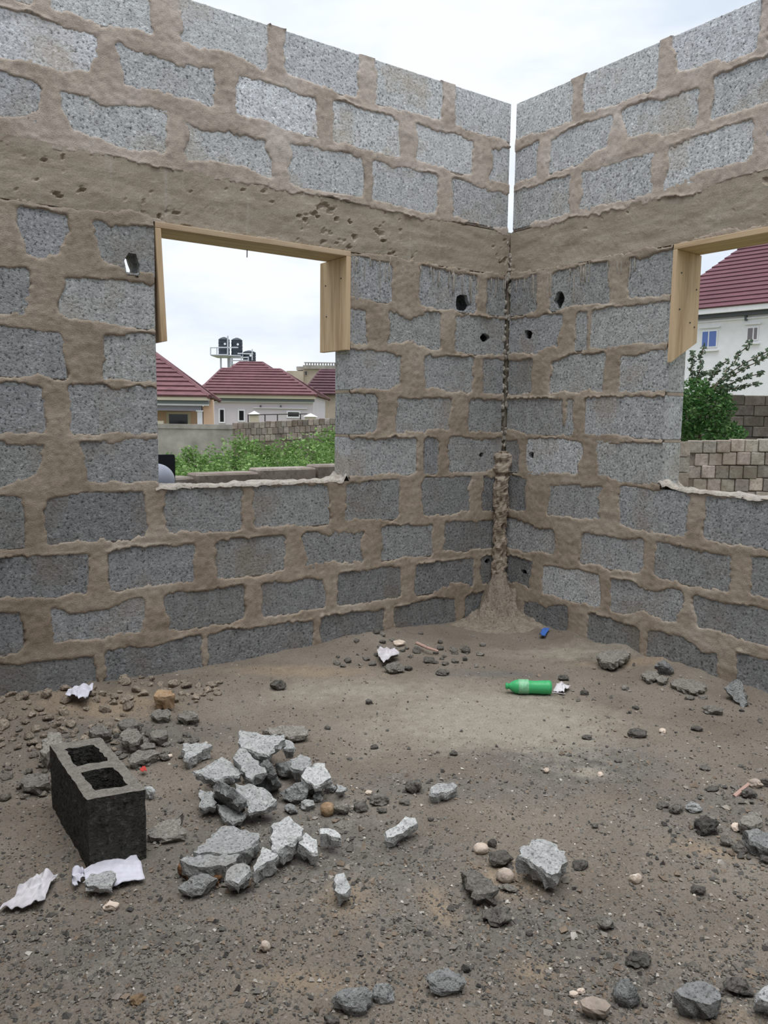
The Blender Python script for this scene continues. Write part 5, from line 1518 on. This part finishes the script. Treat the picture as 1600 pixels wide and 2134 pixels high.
# ---- hip roofs
def roof_plane(a, b, c, d, rows, step, mat, parent, name='roof_slope', parts=False):
    """tile courses between the eave a-b and the ridge d-c, each a real overlapping strip"""
    a, b, c, d = (np.asarray(p, float) for p in (a, b, c, d))
    nrm = np.cross(b - a, d - a); nrm /= np.linalg.norm(nrm)
    if nrm[2] < 0: nrm = -nrm
    mb = MB()
    for k in range(rows):
        t0, t1 = k / rows, min(1.0, (k + 1.12) / rows)
        l0, r0 = a + (d - a) * t0, b + (c - b) * t0
        l1, r1 = a + (d - a) * t1, b + (c - b) * t1
        v = [l0 + nrm * step, r0 + nrm * step, r1, l1, l0 - nrm * 0.02, r0 - nrm * 0.02, r1 - nrm * 0.02, l1 - nrm * 0.02]
        f = [(0, 1, 2, 3), (7, 6, 5, 4), (4, 5, 1, 0), (5, 6, 2, 1), (6, 7, 3, 2), (7, 4, 0, 3)]
        if parts: obj('roof_course', v, f, mat, parent)
        else: mb.add(v, f)
    return None if parts else mb.build(name, mat, parent)

def hip(parent, X0, X1, D0, D1, Ze, Xr0, Xr1, Dr, Zr, mat, rows=10, step=0.05, X1b=None):
    e = [loc2(X0, D0, Ze), loc2(X1, D0, Ze), loc2(X1 if X1b is None else X1b, D1, Ze), loc2(X0, D1, Ze)]
    r0, r1 = loc2(Xr0, Dr, Zr), loc2(Xr1, Dr, Zr)
    roof_plane(e[0], e[1], r1, r0, rows, step, mat, parent)
    roof_plane(e[1], e[2], r1, r1, rows, step, mat, parent)
    roof_plane(e[2], e[3], r0, r1, rows, step, mat, parent)
    roof_plane(e[3], e[0], r0, r0, rows, step, mat, parent)
    mb = MB()
    for p, q in ((r0, r1), (e[0], r0), (e[1], r1), (e[2], r1), (e[3], r0)):
        if np.linalg.norm(p - q) > 0.1: mb.tube(p, q, 0.11, 6)
    mb.build('ridge_cap', mat, parent)

def lpart(parent, name, mat, *boxes):
    mb = MB()
    for b in boxes: mb.lbox(*b)
    return mb.build(name, mat, parent)

def win(parent, px0, px1, y0, y1, D, pane, frame=None, bar=False, fw=0.09):
    X0, X1 = toX(px0, y0, D), toX(px1, y0, D); Z1, Z0 = toZ(px0, y0, D), toZ(px0, y1, D)
    o = lpart(parent, 'window', frame or M_WHITE, (X0 - fw, X1 + fw, D - 0.06, D + 0.02, Z1, Z1 + fw), (X0 - fw, X1 + fw, D - 0.06, D + 0.02, Z0 - fw, Z0),
              (X0 - fw, X0, D - 0.06, D + 0.02, Z0, Z1), (X1, X1 + fw, D - 0.06, D + 0.02, Z0, Z1), *([((X0 + X1) / 2 - 0.03, (X0 + X1) / 2 + 0.03, D - 0.05, D, Z0, Z1)] if bar else []))
    p = MB(); p.lbox(X0, X1, D - 0.03, D - 0.005, Z0, Z1)
    p.build('pane', pane, o)

# ---- middle bungalow
D = 52.0
hm = empty('bungalow', loc2(toX(550, 860, D), D, -1.4))
tag(hm, 'lilac bungalow under a maroon hipped roof in the middle of the left opening', 'house')
Ze = toZ(550, 823, D - 0.6)
hip(hm, toX(408, 823, D - .6), toX(660, 823, D - .6), D - 0.6, D + 11, Ze, toX(462, 771, D + 5), toX(584, 769, D + 5), D + 5, toZ(520, 770, D + 5), M_ROOF, 9, 0.10)
hip(hm, toX(396, 823, D + 1.5), toX(634, 823, D + 1.5), D + 1.5, D + 15, Ze, toX(499, 757, D + 8), toX(547, 755, D + 8), D + 8, toZ(520, 756, D + 8), M_ROOF, 11, 0.10)
lpart(hm, 'wall_body', M_LILAC, (toX(446, 850, D), toX(652, 850, D), D, D + 10.5, -1.5, Ze))
lpart(hm, 'fascia', M_CREAM, (toX(446, 825, D - .5), toX(658, 825, D - .5), D - 0.5, D - 0.4, toZ(550, 830.5, D - .5), Ze))
lpart(hm, 'gutter_band', M_FASCIA_GREY, (toX(448, 833, D - .3), toX(655, 833, D - .3), D - 0.3, D - 0.1, toZ(550, 836.5, D - .3), toZ(550, 829, D - .3)))
lpart(hm, 'cornice', M_WHITE, (toX(447, 838, D - .2), toX(653, 838, D - .2), D - 0.2, D - 0.02, toZ(550, 839, D - .2), toZ(550, 836.5, D - .2)))
win(hm, 458.5, 466.5, 854, 879, D, M_GLASS_DARK)
win(hm, 498.5, 508, 856, 876, D, M_GLASS_DARK)
win(hm, 600, 623, 859, 868, D, M_GLASS_DARK)
lpart(hm, 'string_course', M_WHITE, (toX(528, 850, D), toX(640, 850, D), D - 0.12, D, toZ(580, 851.5, D), toZ(580, 849.8, D)))
for px in (543, 585):
    lpart(hm, 'vent', M_GLASS_GREY, (toX(px - 1.6, 846, D), toX(px + 1.6, 846, D), D - 0.05, D, toZ(px, 848.5, D), toZ(px, 844.5, D)))

# ---- left bungalow
D = 36.0
hl = empty('bungalow', loc2(toX(390, 860, D), D, -1.4))
tag(hl, 'peach bungalow with porch pillar under a maroon roof at the left of the left opening', 'house')
Ze = toZ(380, 826, D - 0.5)
hip(hl, toX(120, 826, D - .5), toX(437, 826, D - .5), D - 0.5, D + 10, Ze, toX(215, 715, D + 4.6), toX(296, 716, D + 4.6), D + 4.6, toZ(296, 717, D + 4.6), M_ROOF, 12, 0.08, X1b=toX(458, 830, D + 10))
lpart(hl, 'fascia', M_CREAM, (toX(120, 826, D - .45), toX(436, 826, D - .45), D - 0.45, D - 0.35, toZ(380, 834, D - .45), Ze))
lpart(hl, 'gutter_band', M_FASCIA_GREY, (toX(120, 836, D - .3), toX(434, 836, D - .3), D - 0.3, D - 0.1, toZ(380, 841, D - .3), toZ(380, 833, D - .3)))
lpart(hl, 'cornice', M_WHITE, (toX(120, 842, D - .25), toX(433, 842, D - .25), D - 0.25, D, toZ(380, 845, D - .25), toZ(380, 841, D - .25)))
lpart(hl, 'porch_beam', M_PURPLE, (toX(120, 850, D), toX(419, 850, D), D, D + 0.3, toZ(380, 856, D), toZ(380, 845, D)))
lpart(hl, 'wall_body', M_PEACH, (toX(120, 870, D + 2), toX(436, 870, D + 2), D + 2.0, D + 2.3, -1.5, toZ(380, 845, D)), (toX(424, 870, D), toX(443, 870, D), D + 0.02, D + 0.3, -1.5, toZ(380, 832, D)))
lpart(hl, 'porch_pillar', M_WHITE, (toX(411, 870, D), toX(421.5, 870, D), D, D + 0.28, -1.5, toZ(420, 858, D)), (toX(409, 870, D), toX(424, 870, D), D - 0.05, D + 0.33, toZ(420, 858, D), toZ(420, 855, D)))
win(hl, 352.5, 391.5, 863, 887, D + 2, M_GLASS_DARK, M_CREAM, fw=0.12)
lpart(hl, 'balustrade', M_CREAM, (toX(326, 880, D), toX(340, 880, D), D, D + 0.15, -1.5, toZ(330, 877, D)))

# ---- third, darker roof and the unfinished block behind it
D = 70.0
h3 = empty('bungalow', loc2(toX(680, 860, D), D, -1.4))
tag(h3, 'tan bungalow with a darker maroon roof at the right jamb of the left opening', 'house')
hip(h3, toX(628, 824, D - .5), toX(720, 822, D - .5), D - 0.5, D + 8, toZ(670, 822, D - .5), toX(668, 771, D + 4), toX(700, 771, D + 4), D + 4, toZ(672, 771, D + 4), M_ROOF_D, 9, 0.12)
lpart(h3, 'wall_body', M_BEIGE, (toX(636, 850, D), toX(715, 850, D), D, D + 7, -1.5, toZ(670, 823, D)))
win(h3, 664, 667.5, 845, 854, D, M_GLASS_DARK, M_BEIGE)
D = 105.0
hu = empty('unfinished_building', loc2(toX(650, 800, D), D, -1.4))
tag(hu, 'unfinished beige storey building with a roof balustrade beyond the dark roof', 'building')
lpart(hu, 'wall_body', M_BEIGE, (toX(597, 800, D), toX(632, 800, D), D, D + 10, -1.5, toZ(620, 773, D)), (toX(630, 800, D), toX(720, 800, D), D + 1, D + 12, -1.5, toZ(650, 768, D)))
lpart(hu, 'roof_slab', M_GREYWALL, (toX(614, 764, D), toX(650, 764, D), D + 2, D + 8, toZ(640, 770, D), toZ(640, 762, D)), (toX(630, 764, D), toX(722, 764, D), D + 0.6, D + 12, toZ(650, 768, D), toZ(650, 760.5, D)))
for k in range(12):
    px = 634 + k * 5.6
    lpart(hu, 'baluster', M_GREYWALL, (toX(px, 757, D), toX(px + 2.6, 757, D), D + 0.8, D + 1.1, toZ(px, 760.5, D), toZ(px, 755.5, D)))
lpart(hu, 'handrail', M_GREYWALL, (toX(632, 755, D), toX(712, 755, D), D + 0.75, D + 1.15, toZ(650, 755.6, D), toZ(650, 754, D)))
win(hu, 636, 639.5, 774, 782, D + 1, M_GLASS_DARK, M_BEIGE)

# ---- water tanks on their steel stand
D = 85.0
wt = empty('tank_stand', loc2(toX(480, 760, D), D, -1.4))
tag(wt, 'pale steel stand with railings carrying the black water tanks', 'tank stand')
def bar(px0, y0, px1, y1, dd=0.0, r=0.06):
    return loc2(toX(px0, y0, D), D + dd, toZ(px0, y0, D)), loc2(toX(px1, y1, D), D + dd, toZ(px1, y1, D)), r, 6
def legs(name, *bs):
    for b in bs: MB().tube(*b).build(name, M_STEEL, wt)
def down(px, y, dd): 
    a = loc2(toX(px, y, D), D + dd, toZ(px, y, D)); b = a.copy(); b[2] = -1.45
    return a, b, 0.09, 6
legs('leg', down(460, 742, 0.0), down(478.5, 742, 0.0), down(466, 742, 2.4), down(474, 742, 2.4), down(486, 760, 0.3), down(506, 760, 0.3), down(519, 760, 0.3), down(528, 760, 2.2))
legs('rail', bar(443, 726, 500, 726, -1.0), bar(443, 741, 480, 741, -1.0), bar(456, 725, 456, 742, -1.0), bar(443, 726, 443, 741, -1.0), bar(478.5, 702, 478.5, 742, -1.0, 0.08),
     bar(485, 747, 521, 746, -0.8), bar(485, 752.5, 521, 752, -0.8), bar(485, 746, 485, 760, -0.8), bar(505.5, 746, 505.5, 760, -0.8), bar(520, 746, 520, 760, -0.8), bar(498, 738, 530, 739, -0.8), bar(528, 729, 528, 752, -0.8))
lpart(wt, 'platform', M_STEEL, (toX(443, 742, D), toX(504, 742, D), D - 1.0, D + 2.6, toZ(470, 743, D), toZ(470, 741, D)), (toX(484, 760, D), toX(532, 760, D), D - 0.8, D + 2.6, toZ(500, 761, D), toZ(500, 759, D)))
def tank(label, px0, px1, ytop, ybot, dd):
    c = loc2((toX(px0, ytop, D) + toX(px1, ytop, D)) / 2, D + dd, 0)
    R_ = (toX(px1, ytop, D) - toX(px0, ytop, D)) / 2
    z1, z0 = toZ(px0, ytop, D), toZ(px0, ybot, D)
    th = empty('water_tank', (c[0], c[1], z0))
    tag(th, label, 'tank', 'black water tanks')
    n = 28
    H_ = z1 - z0
    prof = [(R_ * 0.97, z0)]
    for k in range(4):
        zz = z0 + H_ * (0.06 + 0.19 * k)
        prof += [(R_, zz), (R_, zz + H_ * 0.13), (R_ * 0.955, zz + H_ * 0.145), (R_ * 0.955, zz + H_ * 0.175)]
    prof += [(R_, z0 + H_ * 0.84), (R_ * 0.97, z0 + H_ * 0.88), (R_ * 0.62, z0 + H_ * 0.96), (R_ * 0.30, z0 + H_ * 0.985)]
    v = [(c[0] + r * math.cos(2 * math.pi * k / n), c[1] + r * math.sin(2 * math.pi * k / n), z) for r, z in prof for k in range(n)]
    f = [(i * n + k, i * n + (k + 1) % n, (i + 1) * n + (k + 1) % n, (i + 1) * n + k) for i in range(len(prof) - 1) for k in range(n)]
    f += [tuple(range((len(prof) - 1) * n, len(prof) * n)), tuple(range(n))[::-1]]
    obj('tank_shell', v, f, M_TANK, th)
    MB().tube((c[0], c[1], z1 - H_ * 0.03), (c[0], c[1], z1), R_ * 0.3, 16).build('lid', M_TANK, th)
    p = np.array([c[0], c[1], z0 + H_ * 0.62]) - E2 * R_ * 1.0 + E1 * R_ * 0.35
    MB().tube(p, p - E2 * 0.04, 0.12, 12).build('emblem', M_WHITE, th)
tank('black water tank on the high platform, upper left of the group', 452.5, 476, 701.5, 741, 0.6)
tank('black water tank on the high platform, right of the steel pole', 479.5, 503, 703, 741, 0.6)
tank('black water tank low on the stand, at the right end', 503, 530, 729, 759, 0.9)

# ---- rail and cream gate pillars above the upright block fence
D = 40.0
rl = empty('metal_railing', loc2(toX(580, 870, D), D, -1.4))
tag(rl, 'thin dark metal railing above the upright block fence', 'railing')
def rb(px0, y0, px1, y1, r=0.025): MB().tube(loc2(toX(px0, y0, D), D, toZ(px0, y0, D)), loc2(toX(px1, y1, D), D, toZ(px1, y1, D)), r, 6).build('rail', M_DARKMETAL, rl)
rb(517, 864.5, 640, 862.5)
for px in (517, 552, 578, 626):
    a = loc2(toX(px, 863.5, D), D, toZ(px, 863.5, D)); b = a.copy(); b[2] = -1.45
    MB().tube(a, b, 0.03, 6).build('post', M_DARKMETAL, rl)
for lb, p0, p1, yt in (('cream gate pillar with a capped top, left of the dark railing', 519, 538, 856), ('cream gate pillar with a capped top, right of the dark railing', 634, 658, 861)):
    Dg = 42.0
    g = empty('gate_pillar', loc2(toX((p0 + p1) / 2, 870, Dg), Dg, -1.4))
    tag(g, lb, 'pillar')
    X0, X1 = toX(p0 + 1, yt, Dg), toX(p1 - 1, yt, Dg); zt = toZ(p0, yt, Dg)
    lpart(g, 'shaft', M_CREAM, (X0, X1, Dg, Dg + X1 - X0, -1.5, zt - 0.18))
    c = [loc2(X, d, zt - 0.18) for X, d in ((X0 - .08, Dg - .08), (X1 + .08, Dg - .08), (X1 + .08, Dg + X1 - X0 + .08), (X0 - .08, Dg + X1 - X0 + .08))]
    obj('cap', c + [loc2((X0 + X1) / 2, Dg + (X1 - X0) / 2, zt)], [(0, 1, 4), (1, 2, 4), (2, 3, 4), (3, 0, 4), (3, 2, 1, 0)], M_WHITE, g)

# ---- white house in the right opening
A0 = W(1350, 653.6, 35.67); B0 = W(1600, 631, 31.9)
e = (B0 - A0); e[2] = 0; e /= np.linalg.norm(e)
nr = np.array([-e[1], e[0], 0.0])
if nr.dot(E2) < 0: nr = -nr
ze = W(1455, 644, 34.0)[2]
hr_ = empty('white_house', (A0[0], A0[1], -1.4))
tag(hr_, 'white storeyed house with a plum roof filling the right opening', 'house')
LEN = 15.0
def hp_(u, d, z): q = A0 + e * u + nr * d; return np.array([q[0], q[1], z])
run, rise = 6.2, 5.0
# the hip leaves the left eave corner and climbs past the photo point (1470, 526)
roof_plane(hp_(0, 0, ze), hp_(LEN, 0, ze), hp_(LEN - 4.5, run, ze + rise), hp_(3.6, run, ze + rise), 24, 0.05, M_ROOF_R, hr_, parts=True)
roof_plane(hp_(0, 2 * run, ze), hp_(0, 0, ze), hp_(3.6, run, ze + rise), hp_(3.6, run, ze + rise), 24, 0.05, M_ROOF_R, hr_)
roof_plane(hp_(LEN, 2 * run, ze), hp_(0, 2 * run, ze), hp_(3.6, run, ze + rise), hp_(LEN - 4.5, run, ze + rise), 24, 0.05, M_ROOF_R, hr_)
def hbox(name, mat, u0, u1, d0, d1, z0, z1, parent=None):
    c = [hp_(u, d, z) for z in (z0, z1) for u, d in ((u0, d0), (u1, d0), (u1, d1), (u0, d1))]
    return obj(name, c, [(3, 2, 1, 0), (4, 5, 6, 7), (0, 1, 5, 4), (1, 2, 6, 5), (2, 3, 7, 6), (3, 0, 4, 7)], mat, parent or hr_)
def onwall(px, py, dist=0.55):
    d = ray(px, py); t = ((A0 + nr * dist) - CAM).dot(nr) / d.dot(nr)
    q = CAM + d * t
    return (q - A0).dot(e), q[2]
zf = onwall(1500, 651.5, 0.05)[1]; zg = onwall(1500, 661, 0.3)[1]
hbox('fascia', M_WHITE, 0.05, LEN, 0.05, 0.2, zf, ze - 0.01)
hbox('gutter_band', M_GUTTER, 0.3, LEN, 0.3, 0.5, zg, zf + 0.03)
hbox('wall_body', M_WHITE, 0.4, LEN - 0.4, 0.55, 2 * run - 0.5, -1.5, zf + 0.02)
hbox('cornice', M_WHITE, 0.4, LEN - 0.4, 0.47, 0.56, zg - 0.14, zg - 0.08)
def hwin(px0, px1, y0, y1, pane, split):
    u0, z1 = onwall(px0, y0); u1, _ = onwall(px1, y0); _, z0 = onwall((px0 + px1) / 2, y1)
    w_ = u1 - u0
    f_ = 0.05
    o = hbox('window_frame', M_WHITE, u0 - f_, u1 + f_, 0.49, 0.56, z0 - f_, z1 + f_)
    gaps = [(u0, u0 + w_ * split - 0.03), (u0 + w_ * split + 0.03, u1)]
    for a, b in gaps: hbox('pane', pane, a, b, 0.475, 0.495, z0, z1, o)
    hbox('window_hood', M_WHITE, u0 - 0.14, u1 + 0.14, 0.44, 0.56, z1 + 0.14, z1 + 0.20)
    hbox('window_sill', M_WHITE, u0 - 0.12, u1 + 0.12, 0.44, 0.56, z0 - 0.20, z0 - 0.14)
hwin(1465.5, 1494, 692, 722, M_GLASS_BLUE, 0.45)
hwin(1560, 1579, 684.5, 707, M_GLASS_GREY, 0.6)
u, z = onwall(1556, 657); hbox('downpipe', M_GUTTER, u - 0.04, u + 0.04, 0.44, 0.56, z - 0.22, z + 0.05)

# ---- shrub with arching sprays in the right opening
D = 15.2
X = toX(1462, 850, D); c0 = loc2(X, D, 0); gz = float(ground_z(c0[0], c0[1]))
tr = empty('wild_shrub', (c0[0], c0[1], gz))
tag(tr, 'dense dark green shrub with long arching sprays, right opening', 'shrub')
def cpt(px, py, dd=0.0): return tuple(loc2(toX(px, py, D), D + dd, toZ(px, py, D)))
s_ = D / FPX
leaves('foliage', [(cpt(1460, 850), (62 * s_, 62 * s_, 52 * s_)), (cpt(1445, 815), (34 * s_, 40 * s_, 30 * s_)), (cpt(1492, 838), (30 * s_, 36 * s_, 36 * s_)), (cpt(1432, 870), (40 * s_, 40 * s_, 46 * s_)),
                   (cpt(1480, 900), (64 * s_, 60 * s_, 36 * s_)), (cpt(1515, 905), (34 * s_, 40 * s_, 24 * s_))], 5200, 0.085, DGREEN, tr, 61)
rs = random.Random(9)
ends = [((1468, 806), (1500, 762), (1536, 718)), ((1465, 808), (1520, 764), (1577, 735)), ((1472, 812), (1530, 770), (1585, 744)), ((1474, 816), (1530, 790), (1579, 778)),
        ((1480, 822), (1535, 806), (1576, 800)), ((1455, 806), (1452, 765), (1462, 724)), ((1450, 800), (1440, 765), (1448, 735)), ((1475, 808), (1497, 772), (1520, 752)), ((1478, 818), (1515, 798), (1545, 808)), ((1460, 800), (1475, 770), (1500, 775))]
lf = []
for k, (a, b, c) in enumerate(ends):
    pts = []
    for t in np.linspace(0, 1, 9):
        px = (1 - t) ** 2 * a[0] + 2 * t * (1 - t) * b[0] + t * t * c[0]; py = (1 - t) ** 2 * a[1] + 2 * t * (1 - t) * b[1] + t * t * c[1]
        pts.append(np.array(cpt(px, py, rs.uniform(-0.1, 0.1) - 0.5 + 0.1 * k)))
    mb = MB()
    for p, q in zip(pts[:-1], pts[1:]): mb.tube(p, q, 0.010, 5)
    mb.build('branch', M_BARK, tr)
    lf += [(tuple(p), (0.055, 0.055, 0.05)) for p in pts[1:]]
leaves('spray_leaves', lf, 1500, 0.075, [(0.075, 0.115, 0.075), (0.11, 0.16, 0.095), (0.15, 0.20, 0.13)], tr, 67)
MB().tube(tuple(c0[:2]) + (gz,), cpt(1462, 830), 0.05, 8, 0.02).build('stem', M_BARK, tr)
